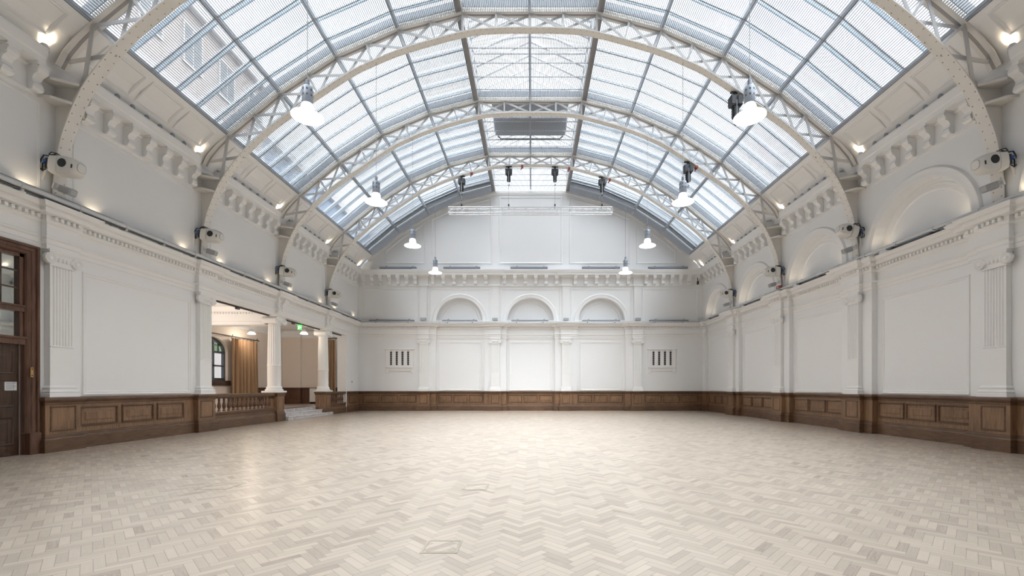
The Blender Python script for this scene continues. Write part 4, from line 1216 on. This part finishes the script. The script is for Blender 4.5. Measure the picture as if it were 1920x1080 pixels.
# closing strips so no daylight leaks round the glazing edge, and the solid roof behind the camera
mb = MB()
for s_ in (-1, 1):
    mb.quad((s_ * HW, YR, 8.6), (s_ * HW, YB, 8.6), (s_ * 10.6, YB, 9.9), (s_ * 10.6, YR, 9.9))
    mb.quad((s_ * 10.6, YR, 9.9), (s_ * 10.6, YB, 9.9), (s_ * 9.9, YB, 9.8), (s_ * 9.9, YR, 9.8))
for a, b in facets:
    mb.quad((a[0], YR, a[1]), (b[0], YR, b[1]), (b[0], 4.2, b[1]), (a[0], 4.2, a[1]))
struct('ceiling', mb, 'plaster', 'white edge of the ceiling above the coving', 'ceiling')
mb = MB()
for s_ in (-1, 1): mb.quad((s_ * 9.66, YR, 9.46), (s_ * 9.66, YB, 9.46), (s_ * 10.1, YB, 9.85), (s_ * 10.1, YR, 9.85))
struct('trim_18', mb, 'beam', 'grey gutter strip along the foot of the glass roof', 'gutter')

# ---- roof lantern over the flat centre -----------------------------------
LX, LZ0, LZ1, LZR = 2.15, 13.36, 14.35, 15.35
root = thing('roof_lantern', 'raised glazed roof lantern with white rafters along the middle of the roof', 'roof lantern', (0, 5.5, LZ0))
for s_ in (-1, 1):
    mb = MB(); mb.box(min(s_ * (LX - .0), s_ * (LX + .20)), max(s_ * (LX - .0), s_ * (LX + .20)), 5.5, YB, LZ0 + .0, LZ0 + .34); mb.build('curb', 'curb', root)
    mb = MB(); mb.box(min(s_ * LX, s_ * (LX + .1)), max(s_ * LX, s_ * (LX + .1)), 5.5, YB, LZ1 - .08, LZ1 + .05); mb.build('eaves_beam', 'ironlite', root)
    y = 5.5
    mb = MB()
    while y < YB:
        mb.box(min(s_ * LX, s_ * (LX + .08)), max(s_ * LX, s_ * (LX + .08)), y, y + .07, LZ0 + .3, LZ1); y += .5438
    mb.build('side_mullions', 'ironlite', root)
    mb = MB(); mb.quad((s_ * (LX + .05), 5.5, LZ0 + .3), (s_ * (LX + .05), YB, LZ0 + .3), (s_ * (LX + .05), YB, LZ1), (s_ * (LX + .05), 5.5, LZ1)); mb.build('side_pane', 'roofglass', root)
    mb = MB(); mb.quad((s_ * (LX + .1), 5.5, LZ1 + .06), (s_ * (LX + .1), YB, LZ1 + .06), (0, YB, LZR + .08), (0, 5.5, LZR + .08)); mb.build('pane', 'roofglass', root)
mb = MB(); mb.box(-.05, .05, 5.5, YB, LZR - .12, LZR + .06); mb.build('ridge_beam', 'ironlite', root)
mb = MB(); mb.box(-.045, .045, 5.6, YB, LZ0 + .10, LZ0 + .22); mb.build('centre_runner', 'bar', root)
y = 5.5 + .725
k = 0
while y < YB - .2:
    mb = MB()
    for s_ in (-1, 1): mb.bar((s_ * LX, y, LZ1), (0, y, LZR), .06, .10, up=(0, 1, 0))
    mb.build('rafter', 'ironlite', root)
    if k % 3 == 0:
        mb = MB(); mb.box(-LX, LX, y - .04, y + .04, LZ1 - .06, LZ1 + .04)
        pts = [(1.9 * math.cos(PI * q / 14), LZ1 - .0 + .62 * math.sin(PI * q / 14)) for q in range(15)]
        for p, q in zip(pts, pts[1:]): mb.bar((p[0], y, p[1]), (q[0], y, q[1]), .06, .09, up=(0, 1, 0))
        mb.build('tie_and_arch', 'ironlite', root)
    y += .725; k += 1
root = thing('ventilation_panel', 'grey ventilation housing in the roof lantern above the third truss', 'ventilation panel', (0, 20.6, 14.0))
mb = MB(); mb.cbox(-1.72, 1.72, 19.0, 20.3, 14.0, 14.25, .04); mb.cbox(-1.72, 1.72, 20.5, 21.9, 13.85, 14.1, .04); mb.build('casing', 'grey', root)
mb = MB(); mb.tube([(-1.6, 21.95, 13.88), (-1.45, 22.0, 13.76), (1.45, 22.0, 13.76), (1.6, 21.95, 13.88)], .04, 8); mb.build('duct', 'darkgrey', root)
mb = MB()
for x in (-1.75, 1.75): mb.bar((x, 19.2, 14.2), (x, 19.2, LZ1), .05, .05); mb.bar((x, 21.7, 14.0), (x, 21.7, LZ1), .05, .05)
mb.build('hanger', 'bar', root)

# ================================================================== LAMPS
def lamp(sx, y, z, lab):
    x = sx * 4.92
    root = thing('pendant_lamp', lab, 'pendant lamp', (x, y, z), 'large pendant lamps of the hall')
    mb = MB(); mb.lathe([(.335, z), (.335, z + .012), (.30, z + .035), (.20, z + .07), (.135, z + .10), (.14, z + .17), (.13, z + .24), (.108, z + .29)], 32, (x, y, 0), cap=False)
    mb.build('shade', 'shade', root, smooth=True, angle=60)
    mb = MB(); mb.lathe([(.001, z + .008), (.325, z + .008)], 32, (x, y, 0), cap=False); mb.build('diffuser', 'bulb', root)
    mb = MB(); mb.lathe([(.105, z + .28), (.115, z + .30), (.115, z + .64), (.10, z + .67), (.045, z + .68), (.045, z + .82), (.03, z + .83)], 24, (x, y, 0))
    h = mb.build('gear_housing', 'gear', root, smooth=True, angle=40)
    mb = MB()
    for k in range(8):
        a = 2 * PI * (k + .5) / 8; c, s_ = math.cos(a), math.sin(a)
        for zz in (z + .46, z + .58):
            def m_(u, d, w): return (x + c * (.1145 + d) - s_ * u, y + s_ * (.1145 + d) + c * u, w)
            mb.box(-.017, .017, -.004, .003, zz - .02, zz + .02, m_)
    mb.build('vent_slots', 'darkgrey', h)
    mb = MB(); mb.tube([(x, y, z + .8), (x, y, 11.93)], .008, 6); mb.build('cable', 'grey', root)
    l = bpy.data.lights.new('lamp_or_fill_light', 'SPOT'); l.energy = 130; l.color = (1, .96, .9); l.spot_size = math.radians(150); l.spot_blend = .6; l.shadow_soft_size = .25
    lo = bpy.data.objects.new('lamp_or_fill_light', l); lo.location = (x, y, z - .05); C.objects.link(lo)
nm = ('nearest', 'second', 'third', 'farthest')
for k, y in enumerate(RIBS):
    z = (7.42, 7.34, 7.34, 7.34)[k]
    for sx, sd in ((-1, 'left'), (1, 'right')):
        lamp(sx, y, z, f'{nm[k]} glowing industrial pendant lamp of the {sd} row' if k in (0, 3) else f'{nm[k]} glowing industrial pendant lamp from the camera in the {sd} row')

# ================================================================== HOISTS AND TRUSS
def zin(x):
    x = abs(x); q = [p for p in INN if p[0] >= 0]
    for a, b in zip(q, q[1:]):
        if a[0] <= x <= b[0]: return a[1] + (b[1] - a[1]) * (x - a[0]) / max(b[0] - a[0], 1e-6)
def hoist(x, y, lab, s=1.0, zc=None):
    zt = zin(x); root = thing('chain_hoist', lab, 'chain hoist', (x, y, zt), 'black chain hoists')
    mb = MB(); mb.cbox(x - .05 * s, x + .05 * s, y - .05, y + .05, zt - .14 * s, zt + .02, .015); mb.bar((x - .16, y, zt - .01), (x + .16, y, zt - .01), .06, .05); mb.build('clamp', 'black', root)
    mb = MB(); mb.cbox(x - .19 * s, x - .015 * s, y - .14 * s, y + .14 * s, zt - .46 * s, zt - .14 * s, .03); mb.cbox(x + .015 * s, x + .19 * s, y - .14 * s, y + .14 * s, zt - .46 * s, zt - .14 * s, .03); mb.cbox(x - .03 * s, x + .03 * s, y - .1 * s, y + .1 * s, zt - .42 * s, zt - .12 * s, .01)
    mb.build('motor_body', 'darkgrey', root)
    mb = MB(); mb.cbox(x - .10 * s, x + .10 * s, y - .09 * s, y + .09 * s, zt - .86 * s, zt - .44 * s, .04); mb.build('chain_bag', 'black', root)
    mb = MB(); mb.tube([(x, y - .11, zt - .3 * s), (x, y - .11, zt - .92 * s)], .012, 6)
    mb.tube([(x, y - .02, zt - .86 * s), (x, y - .02, zt - .98 * s)], .014, 6)
    mb.build('chain', 'alu', root)
    mb = MB(); hk = [(x, y - .02, zt - .96 * s)] + [(x + .035 * s * math.sin(t) , y - .02, zt - 1.02 * s + .045 * s * math.cos(t)) for t in [PI * q / 6 for q in range(0, 10)]]
    mb.tube(hk, .014 * s, 6); mb.build('hook', 'black', root)
    return zt - 1.06 * s
XH = (-3.55, -1.12, 1.27, 3.70)
labs = ('black chain hoist on the farthest truss above the left end of the lighting truss', 'black chain hoist just left of centre on the farthest truss', 'black chain hoist just right of centre on the farthest truss', 'black chain hoist on the farthest truss above the right end of the lighting truss')
zb = []
for x, lab in zip(XH, labs): zb.append(hoist(x, RIBS[3], lab, .92))
hoist(6.60, RIBS[1], 'black chain hoist behind the nearest lamp of the right row')
hoist(6.62, RIBS[2], 'black chain hoist above the second lamp of the right row')
# aluminium box truss
root = thing('lighting_truss', 'bright aluminium lattice truss hanging in front of the gable', 'lighting truss', (0, RIBS[3], 10.4))
tx0, tx1, tz0, tz1, ty0, ty1 = -4.22, 4.22, 10.40, 10.69, RIBS[3] - .145, RIBS[3] + .145
for y in (ty0, ty1):
    for z in (tz0, tz1):
        mb = MB(); mb.tube([(tx0, y, z), (tx1, y, z)], .027, 8); mb.build('chord_tube', 'alu', root, smooth=True)
mb = MB(); n = 28
for k in range(n):
    a, b = tx0 + (tx1 - tx0) * k / n, tx0 + (tx1 - tx0) * (k + 1) / n
    za, zz = (tz0, tz1) if k % 2 == 0 else (tz1, tz0); ya, yy = (ty0, ty1) if k % 2 == 0 else (ty1, ty0)
    for y in (ty0, ty1): mb.tube([(a, y, za), (b, y, zz)], .011, 5)
    for z in (tz0, tz1): mb.tube([(a, ya, z), (b, yy, z)], .011, 5)
mb.build('lattice', 'alu', root)
mb = MB()
for x in (tx0, -1.4, 1.4, tx1):
    for y in (ty0, ty1): mb.tube([(x, y, tz0), (x, y, tz1)], .014, 6)
    for z in (tz0, tz1): mb.tube([(x, ty0, z), (x, ty1, z)], .014, 6)
mb.build('end_frames', 'alu', root)
for x, z in zip(XH, zb):
    r2 = thing('suspension_chain', 'thin chain between the lattice truss and ' + ('the leftmost hoist', 'the hoist just left of centre', 'the hoist just right of centre', 'the rightmost hoist')[XH.index(x)], 'chain', (x, RIBS[3], z), 'chains of the box truss')
    mb = MB(); mb.tube([(x, RIBS[3] - .02, z - .02), (x, RIBS[3] - .02, tz1 + .12)], .008, 6); mb.build('chain', 'grey', r2)
    mb = MB(); mb.cbox(x - .035, x + .035, RIBS[3] - .05, RIBS[3] + .03, tz1 + .1, tz1 + .2, .01); mb.bar((x, ty0, tz1 + .05), (x, RIBS[3] - .02, tz1 + .12), .03, .03); mb.bar((x, ty1, tz1 + .05), (x, RIBS[3] - .02, tz1 + .12), .03, .03); mb.build('shackle', 'black', r2)
# red rigging shackles on the trusses
for (x, y, lab) in ((-3.02, RIBS[3], 'small red beam clamp beside the leftmost hoist of the farthest truss'), (-.42, RIBS[3], 'small red beam clamp left of the middle of the farthest truss'), (2.0, RIBS[3], 'small red beam clamp right of the middle of the farthest truss'), (4.1, RIBS[3], 'small red beam clamp beside the rightmost hoist of the farthest truss'), (6.95, RIBS[2], 'small red beam clamp beside the hoist of the third truss')):
    zt = zin(x); r2 = thing('beam_clamp', lab, 'clamp', (x, y, zt), 'red beam clamps')
    mb = MB(); mb.cbox(x - .06, x + .05, y - .15, y + .05, zt - .09, zt + .01, .015); mb.build('jaw', 'red', r2)
    mb = MB(); mb.bar((x, y - .05, zt - .06), (x - .07, y - .05, zt - .19), .05, .05); mb.build('shank', 'red', r2)
# ================================================================== STAGE LIGHTS, SPEAKERS, UPLIGHTS, PIPES
def stage_light(sx, y, z, tilt, lab, zsp):
    """big white moving head clamped sideways to the foot of an arch; built along +x then mapped"""
    xf = 10.30; yb = y - .08
    ct, st_ = math.cos(tilt), math.sin(tilt)
    def m(a, b, c):                       # a: away from the wall, b: towards the camera, c: up
        aa, cc = a * ct - c * st_, a * st_ + c * ct
        return (sx * (xf - aa), yb - .14 - b, z + cc)
    root = thing('stage_light', lab, 'stage light', (sx * xf, yb, z), 'white moving head lights at the feet of the arches')
    mb = MB()
    def hull(secs, n=16):
        vs = []
        for a, wb, hc, e in secs:
            for k in range(n):
                t = 2 * PI * k / n; c, s_ = math.cos(t), math.sin(t)
                q = (abs(c) ** e + abs(s_) ** e) ** (-1 / e)
                vs.append(m(a, wb * c * q, hc * s_ * q))
        fs = [(i * n + k, i * n + (k + 1) % n, i * n + n + (k + 1) % n, i * n + n + k) for i in range(len(secs) - 1) for k in range(n)]
        fs += [tuple(range(n))[::-1], tuple((len(secs) - 1) * n + k for k in range(n))]
        mb.add(vs, fs)
    hull([(0.0, .15, .17, 5), (.02, .17, .19, 5), (.19, .17, .20, 5), (.20, .16, .19, 5)])
    mb.build('base_box', 'cream', root, smooth=True, angle=40)
    mb = MB(); hull([(.215, .165, .18, 7), (.225, .18, .195, 7), (.42, .18, .19, 6), (.50, .155, .165, 5), (.555, .125, .13, 4), (.575, .10, .105, 3), (.58, .09, .095, 3)])
    h = mb.build('lamp_head', 'cream', root, smooth=True, angle=40)
    mb = MB(); vs = [m(.335 + .092 * math.cos(2 * PI * k / 20), .187, .02 + .092 * math.sin(2 * PI * k / 20)) for k in range(20)] + [m(.335 + .092 * math.cos(2 * PI * k / 20), .16, .02 + .092 * math.sin(2 * PI * k / 20)) for k in range(20)]
    mb.add(vs, [tuple(range(20))] + [(k, (k + 1) % 20, 20 + (k + 1) % 20, 20 + k) for k in range(20)])
    q = mb.build('round_vent', 'black', h); q['label'] = 'round black fan vent'
    mb = MB(); mb.box(.505, .525, .14, .158, -.06, .02, m); mb.build('slot', 'black', h)
    mb = MB(); hull([(.575, .095, .10, 3), (.588, .095, .10, 3)]); mb.build('rim', 'grey', h); mb = MB(); hull([(.588, .088, .093, 3), (.594, .07, .075, 3)]); q = mb.build('lens', 'cream', h)
    mb = MB(); hull([(.198, .155, .18, 5), (.218, .155, .18, 5)]); mb.build('tilt_joint', 'darkgrey', root)
    mb = MB(); mb.box(-.09, -.0, -.10, .12, -.10, .12, m); mb.box(-.10, .06, -.22, -.12, -.08, .05, m); mb.box(-.05, .12, -.05, .10, .16, .21, m); mb.tube([m(-.05, .05, .10), m(-.02, .05, .22), m(.12, .1, .235), m(.2, .1, .20)], .012, 6); mb.tube([m(-.06, .1, .05), m(-.16, .1, .0), m(-.15, .1, -.15), m(-.08, .1, -.12)], .012, 6); mb.tube([m(-.02, .12, .16), m(-.13, .12, .17), m(-.21, .1, .06), m(-.22, .1, -.10), m(-.14, .1, -.16)], .014, 6); mb.tube([m(.0, .14, .19), m(.08, .17, .225), m(.17, .17, .215), m(.22, .16, .2)], .010, 6)
    mb.build('clamp_and_cables', 'black', root)
    mb = MB(); mb.lathe([(.035, -.03), (.035, .07)], 10, m(-.10, .10, .05), axis='Y'); mb.build('plug', 'blue', root)
    mb = MB(); mb.tube([m(-.15, .05, -.08), m(-.17, .05, -.2), m(-.20, .04, -.45), m(-.23, .02, -.70)], [.03, .028, .016, .014], 8); mb.tube([m(-.10, .07, -.10), m(-.16, .07, -.28), m(-.2, .07, -.4)], .012, 6); mb.build('safety_cable', 'cream', root)
    # small grey loudspeaker just below
    r2 = thing('loudspeaker', lab.replace('white moving head light', 'small grey loudspeaker under the white light'), 'loudspeaker', (sx * xf, yb, z - .42), 'small grey loudspeakers below the stage lights')
    def n_(a, b, c):
        t = -.32; aa, cc = a * math.cos(t) - c * math.sin(t), a * math.sin(t) + c * math.cos(t)
        return (sx * (xf - aa), yb - .12 - b, z + zsp + cc)
    mb = MB(); mb.cbox(.13, .40, -.09, .09, -.075, .075, .02, n_); mb.build('cabinet', 'grey', r2)
    mb = MB(); mb.cbox(.398, .412, -.075, .075, -.06, .06, .006, n_); mb.build('speaker_grille', 'grey', r2)
    mb = MB(); mb.bar(n_(-.02, 0, .03), n_(.16, 0, .02), .05, .04); mb.box(-.03, .01, -.06, .06, -.05, .09, n_); mb.build('wall_bracket', 'pipe', r2)
side = {-1: 'left', 1: 'right'}
for k, y in enumerate(RIBS):
    for sx in (-1, 1):
        z = 6.22 if sx < 0 else (6.30, 6.28, 6.2, 6.2)[k]
        stage_light(sx, y, z, (-.10 if sx < 0 else (-.10, .22, .02, .02)[k]) * 1, f'white moving head light at the {side[sx]} foot of the {("nearest", "second", "third", "farthest")[k]} arch', -.45)

def uplight(mp, u, d, z, lab, group, aim, e=14, lit=True):
    root = thing('uplight', lab, 'uplight', mp(u, d, z), group)
    mb = MB(); mb.box(u - .03, u + .03, d - .03, d + .03, z, z + .03, mp); mb.box(u - .075, u - .06, d - .02, d + .02, z + .02, z + .13, mp); mb.box(u + .06, u + .075, d - .02, d + .02, z + .02, z + .13, mp); mb.box(u - .075, u + .075, d - .02, d + .02, z + .02, z + .035, mp)
    mb.build('bracket', 'pipe', root)
    c0 = Vector((0, .11)); a = aim
    mb = MB()
    prof = [(.05, -.05), (.058, -.03), (.06, .05)]; n = 14; vs = []
    for r, h in prof:
        for k in range(n):
            t = 2 * PI * k / n; lu, ln = r * math.cos(t), r * math.sin(t)
            dd = d + h * math.cos(a) - ln * math.sin(a); zz = z + .10 + h * math.sin(a) + ln * math.cos(a)
            vs.append(mp(u + lu, dd, zz))
    mb.add(vs, [(i * n + k, i * n + (k + 1) % n, i * n + n + (k + 1) % n, i * n + n + k) for i in range(2) for k in range(n)] + [tuple(range(n))])
    mb.build('housing', 'alu', root, smooth=True)
    mb = MB(); vs = []
    for k in range(n):
        t = 2 * PI * k / n; lu, ln = .054 * math.cos(t), .054 * math.sin(t)
        vs.append(mp(u + lu, d + .045 * math.cos(a) - ln * math.sin(a), z + .10 + .045 * math.sin(a) + ln * math.cos(a)))
    mb.poly(vs); mb.build('lens', 'warm', root)
    l = bpy.data.lights.new('uplight_light', 'SPOT'); l.energy = e; l.color = (1, .80, .55); l.spot_size = math.radians(115); l.spot_blend = .7; l.shadow_soft_size = .05
    lo = bpy.data.objects.new('uplight_light', l); C.objects.link(lo)
    pos = Vector(mp(u, d + .05 + .09 * math.cos(a), z + .10 + .09 * math.sin(a))); tgt = Vector(mp(u, d + math.cos(a), z + .10 + math.sin(a)))
    lo.location = pos; lo.rotation_euler = (tgt - pos).to_track_quat('-Z', 'Y').to_euler()
nth = ('nearest', 'second', 'third', 'farthest')
for mp, sd in ((mL, 'left'), (mR, 'right')):
    for k, y in enumerate(RIBS + [26.75]):
        place = f'in front of the {nth[k]} arch' if k < 4 else 'in the corner by the end wall'
        uplight(mp, y - .42 if k < 4 else y - .2, .20, 8.565, f'small warm uplight on the {sd} upper cornice {place}', 'uplights on the upper cornices', 1.9, 42)
    for k, (a, b) in enumerate(zip(RIBS, RIBS[1:] + [27.0])):
        b_ = ('first and second arches', 'second and third arches', 'third and fourth arches', 'farthest arch and end wall')[k]
        uplight(mp, a + (.80 if mp is mL else .95), .10, 5.345, f'small uplight on the {sd} main cornice, near end between the {b_}', 'uplights on the main cornices', 1.85, 2.4)
        uplight(mp, b - (.80 if mp is mL else .95), .10, 5.345, f'small uplight on the {sd} main cornice, far end between the {b_}', 'uplights on the main cornices', 1.85, 2.4)
    uplight(mp, 9.25, .10, 5.345, f'small uplight on the {sd} main cornice just in front of the nearest arch', 'uplights on the main cornices', 1.85, 2.4)

# ---- conduit pipes along the cornices
def pipe_run(mp, runs, y0, y1, z, lab, name='conduit_pipe', dark=None):
    root = thing(name, lab, 'pipes', mp(y0, .2, z))
    for d, zz, r in runs:
        mb = MB(); mb.tube([mp(y0, d, zz), mp(y1, d, zz)], r, 10); mb.build('pipe', 'pipe', root, smooth=True)
    if dark: mb = MB(); mb.tube([mp(y0, dark[0], dark[1]), mp(y1, dark[0], dark[1])], .024, 8); mb.build('pipe_shadow_strip', 'darkgrey', root, smooth=True)  # dark tube standing in for the shadow line beneath the pipe
    n = int((y1 - y0) / 1.1)
    for k in range(n):
        u = y0 + (k + .5) * (y1 - y0) / n
        mb = MB(); d0 = min(r[0] for r in runs) - .03; d1 = max(r[0] for r in runs) + .05
        mb.box(u - .02, u + .02, d0, d1, z - .0, z + .03, mp)
        for d, zz, r in runs: mb.lathe([(r + .012, -.02), (r + .012, .02)], 10, mp(u, d, zz), axis='Y' if mp is not mBk else 'X')
        mb.build('pipe_clip', 'pipe', root)
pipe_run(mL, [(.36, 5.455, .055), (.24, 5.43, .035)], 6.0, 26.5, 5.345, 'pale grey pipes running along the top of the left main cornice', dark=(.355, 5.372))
pipe_run(mR, [(.335, 5.405, .038)], 6.0, 26.5, 5.345, 'pale grey pipe running along the top of the right main cornice')
pipe_run(mBk, [(.305, 5.385, .025)], -10.1, 10.1, 5.345, 'thin pale pipe along the end wall main cornice')
# ladder tray on the left cornice near the camera
root = thing('cable_tray', 'grey ladder cable tray beside the pipes, nearest stretch of the left cornice', 'cable tray', mL(8.0, .1, 5.5))
mb = MB()
for d in (.17, .25): mb.box(6.0, 11.2, d, d + .015, 5.52, 5.57, mL)
for k in range(17): mb.box(6.1 + k * .31, 6.13 + k * .31, .17, .26, 5.53, 5.545, mL)
for k in range(5): mb.box(6.3 + k * 1.15, 6.33 + k * 1.15, .17, .19, 5.345, 5.52, mL)
mb.build('tray', 'grey', root)
mb = MB(); mb.tube([mL(6.0, .20, 5.57), mL(8.5, .195, 5.58), mL(11.2, .20, 5.57)], .02, 6); mb.tube([mL(6.0, .235, 5.565), mL(8.5, .24, 5.565), mL(10.9, .235, 5.565)], .018, 6); mb.build('cables', 'darkgrey', root)
# upper light strips below the coving
for mp, sd in ((mL, 'left'), (mR, 'right')):
    for k, (a, b) in enumerate(zip(RIBS, RIBS[1:] + [26.6])):
        root = thing('fixture_rail', f'grey rail of small fittings on the {sd} upper cornice, {("first", "second", "third", "last")[k]} bay from the camera', 'fixture rail', mp(a, .22, 8.57), 'rails of fittings on the upper cornices')
        mb = MB(); mb.box(a + .55, b - .55, .20, .28, 8.56, 8.60, mp); mb.tube([mp(a + .5, .13, 8.60), mp(b - .5, .13, 8.60)], .028, 8); mb.build('rail', 'grey', root)
        mb = MB()
        for j in range(6):
            u = a + 1.1 + j * .42
            if u > b - .8: continue
            mb.lathe([(.02, .26), (.055, .30), (.06, .34), (.05, .345)], 10, mp(u, 0, 8.61), axis='X') if mp is mL else mb.lathe([(.02, -.26), (.055, -.30), (.06, -.34), (.05, -.345)], 10, mp(u, 0, 8.61), axis='X')
        mb.build('fittings', 'gear', root)
# ---- dark battens
def batten(mp, u0, u1, d, z, lab, group):
    root = thing('light_batten', lab, 'light batten', mp(u0, d, z), group)
    mb = MB(); mb.cbox(u0, u1, d - .10, d + .09, z + .05, z + .16, .015, mp); mb.build('casing', 'batten', root)
    mb = MB(); mb.box(u0 + .02, u1 - .02, d + .088, d + .094, z + .075, z + .135, mp); mb.build('front_lens', 'gear', root)
    mb = MB()
    for t in (.14, .86):
        u = u0 + (u1 - u0) * t; mb.box(u - .025, u + .025, d - .11, d + .10, z, z + .055, mp); mb.bar(mp(u - .03, d - .05, z + .15), mp(u + .12, d - .05, z + .24), .02, .02)
    mb.build('foot_bracket', 'darkgrey', root)
pos = ('far left', 'left arch', 'middle arch', 'right arch', 'far right')
for k, (a, b) in enumerate(((692, 776), (829, 895), (959, 1028), (1092, 1163), (1218, 1291))):
    f = lambda p: (p - 997) * 26.8 / FPX + CAMX
    batten(mBk, f(a), f(b), .15, 5.345, 'slate grey light batten on the end wall main cornice, ' + ('under the ' + pos[k] if 'arch' in pos[k] else 'beyond the arches, ' + pos[k]), 'battens on the end wall main cornice')
for k, (a, b) in enumerate(((711, 780), (831, 900), (957, 1027), (1092, 1163), (1216, 1290))):
    batten(mBk, f(a), f(b), .12, 8.57, f'slate grey light batten on the end wall upper cornice, {("leftmost", "second from left", "middle one", "second from right", "rightmost")[k]}', 'battens on the end wall upper cornice')
for k, uc in enumerate(ARC_R[1:]):
    batten(mR, uc - .85, uc + .85, .06, 5.345, f'long slate grey light batten under the {("nearest", "second", "third", "farthest")[k]} blind arch of the right wall', 'battens on the right main cornice')
for k, u in enumerate(BP):
    root = thing('loudspeaker', 'small grey loudspeaker on the end wall cornice, ' + ('leftmost', 'second from left', 'second from right', 'rightmost')[k] + ' of the four', 'loudspeaker', mBk(u, .2, 5.34), 'small loudspeakers on the end wall cornice')
    mb = MB(); mb.cbox(u - .16, u + .16, .12, .32, 5.46, 5.62, .02, mBk); mb.build('cabinet', 'grey', root)
    mb = MB(); mb.box(u - .02, u + .02, .18, .22, 5.33, 5.47, mBk); mb.build('foot', 'pipe', root)
# small black camera on the right upper frieze and red box on the right cornice
root = thing('wall_camera', 'small black camera on a bracket at the right end of the upper frieze', 'camera', mBk(10.1, .3, 7.9))
mb = MB(); mb.cbox(10.03, 10.13, .25, .40, 7.62, 7.82, .02, mBk); mb.build('body', 'black', root); mb = MB(); mb.bar(mBk(10.08, .32, 7.8), mBk(10.08, .22, 8.15), .03, .03); mb.build('bracket', 'black', root)
root = thing('alarm_box', 'small dark red box on the right cornice by the third arch', 'alarm box', mR(18.05, .3, 5.34))
mb = MB(); mb.cbox(18.0, 18.25, .25, .36, 5.458, 5.57, .01, mR); mb.build('box', 'red', root); mb = MB(); mb.box(18.08, 18.17, .355, .363, 5.47, 5.52, mR); mb.build('label_plate', 'cream', root)

# ================================================================== OUTSIDE
root = thing('brick_building', 'tall red brick building seen through the glass roof on the left', 'building', (-20, 20, 0))
mb = MB(); mb.box(-30, -20, 6, 33, 0, 24); mb.build('wall', 'brick', root); mb = MB(); mb.box(-30, -20.5, 33, 60, 0, 21); mb.build('wing', 'slate', root)
mb = MB(); mb.box(-30.2, -19.7, 5.8, 33.2, 23.6, 24.4); mb.box(-30.2, -20.2, 33.2, 60.2, 20.6, 21.2); mb.box(-20.2, -19.85, 6, 33, 18.2, 18.6); mb.build('stone_band', 'stone', root)
for fl in range(4):
    for k in range(9):
        y = 8 + k * 2.9; z = 8.2 + fl * 4.0
        mb = MB(); mb.box(-20.06, -19.9, y, y + 1.5, z, z + 2.4); w = mb.build('window', 'stone', root)
        mb = MB(); mb.box(-19.92, -19.88, y + .12, y + .7, z + .12, z + 2.28); mb.box(-19.92, -19.88, y + .8, y + 1.38, z + .12, z + 2.28); mb.build('pane', 'darkgrey', w)

# ================================================================== WORLD, CAMERA, RENDER LOOK
w = bpy.data.worlds.new('overcast_sky'); S.world = w; w.use_nodes = True
nt = w.node_tree; nt.nodes.clear()
out = nt.nodes.new('ShaderNodeOutputWorld'); bg = nt.nodes.new('ShaderNodeBackground')
tc = nt.nodes.new('ShaderNodeTexCoord'); no = nt.nodes.new('ShaderNodeTexNoise'); no.inputs['Scale'].default_value = 2.5; no.inputs['Detail'].default_value = 3
rp = nt.nodes.new('ShaderNodeValToRGB'); rp.color_ramp.elements[0].position = .3; rp.color_ramp.elements[0].color = (.80, .90, 1.0, 1); rp.color_ramp.elements[1].position = .65; rp.color_ramp.elements[1].color = (1, 1, 1, 1)
nt.links.new(tc.outputs['Generated'], no.inputs['Vector']); nt.links.new(no.outputs['Fac'], rp.inputs[0]); nt.links.new(rp.outputs[0], bg.inputs[0])
bg.inputs[1].default_value = WORLD
nt.links.new(bg.outputs[0], out.inputs[0])

sl = bpy.data.lights.new('hazy_sun', 'SUN'); sl.energy = SUN; sl.angle = math.radians(110); sl.color = (.94, .975, 1)
so = bpy.data.objects.new('hazy_sun', sl); C.objects.link(so); so.location = (3, 10, 40); so.rotation_euler = (math.radians(4), math.radians(4), 0)
cam = bpy.data.cameras.new('camera'); co = bpy.data.objects.new('camera', cam); C.objects.link(co)
co.location = (CAMX, 0, CAMZ); co.rotation_euler = (PI / 2, 0, 0)
cam.sensor_width = 36; cam.lens = FPX / 1920 * 36; cam.shift_x = -37 / 1920; cam.shift_y = 187 / 1920; cam.clip_end = 300; cam.clip_start = .05
S.camera = co
S.view_settings.view_transform = 'Standard'; S.view_settings.look = 'None'; S.view_settings.exposure = EXPO; S.view_settings.gamma = 1.0
cy = S.cycles
cy.use_adaptive_sampling = True; cy.adaptive_threshold = 0.015
cy.max_bounces = 8; cy.diffuse_bounces = 4; cy.glossy_bounces = 3; cy.transmission_bounces = 4; cy.transparent_max_bounces = 12
cy.caustics_reflective = False; cy.caustics_refractive = False; cy.sample_clamp_indirect = 6.0; cy.use_denoising = True
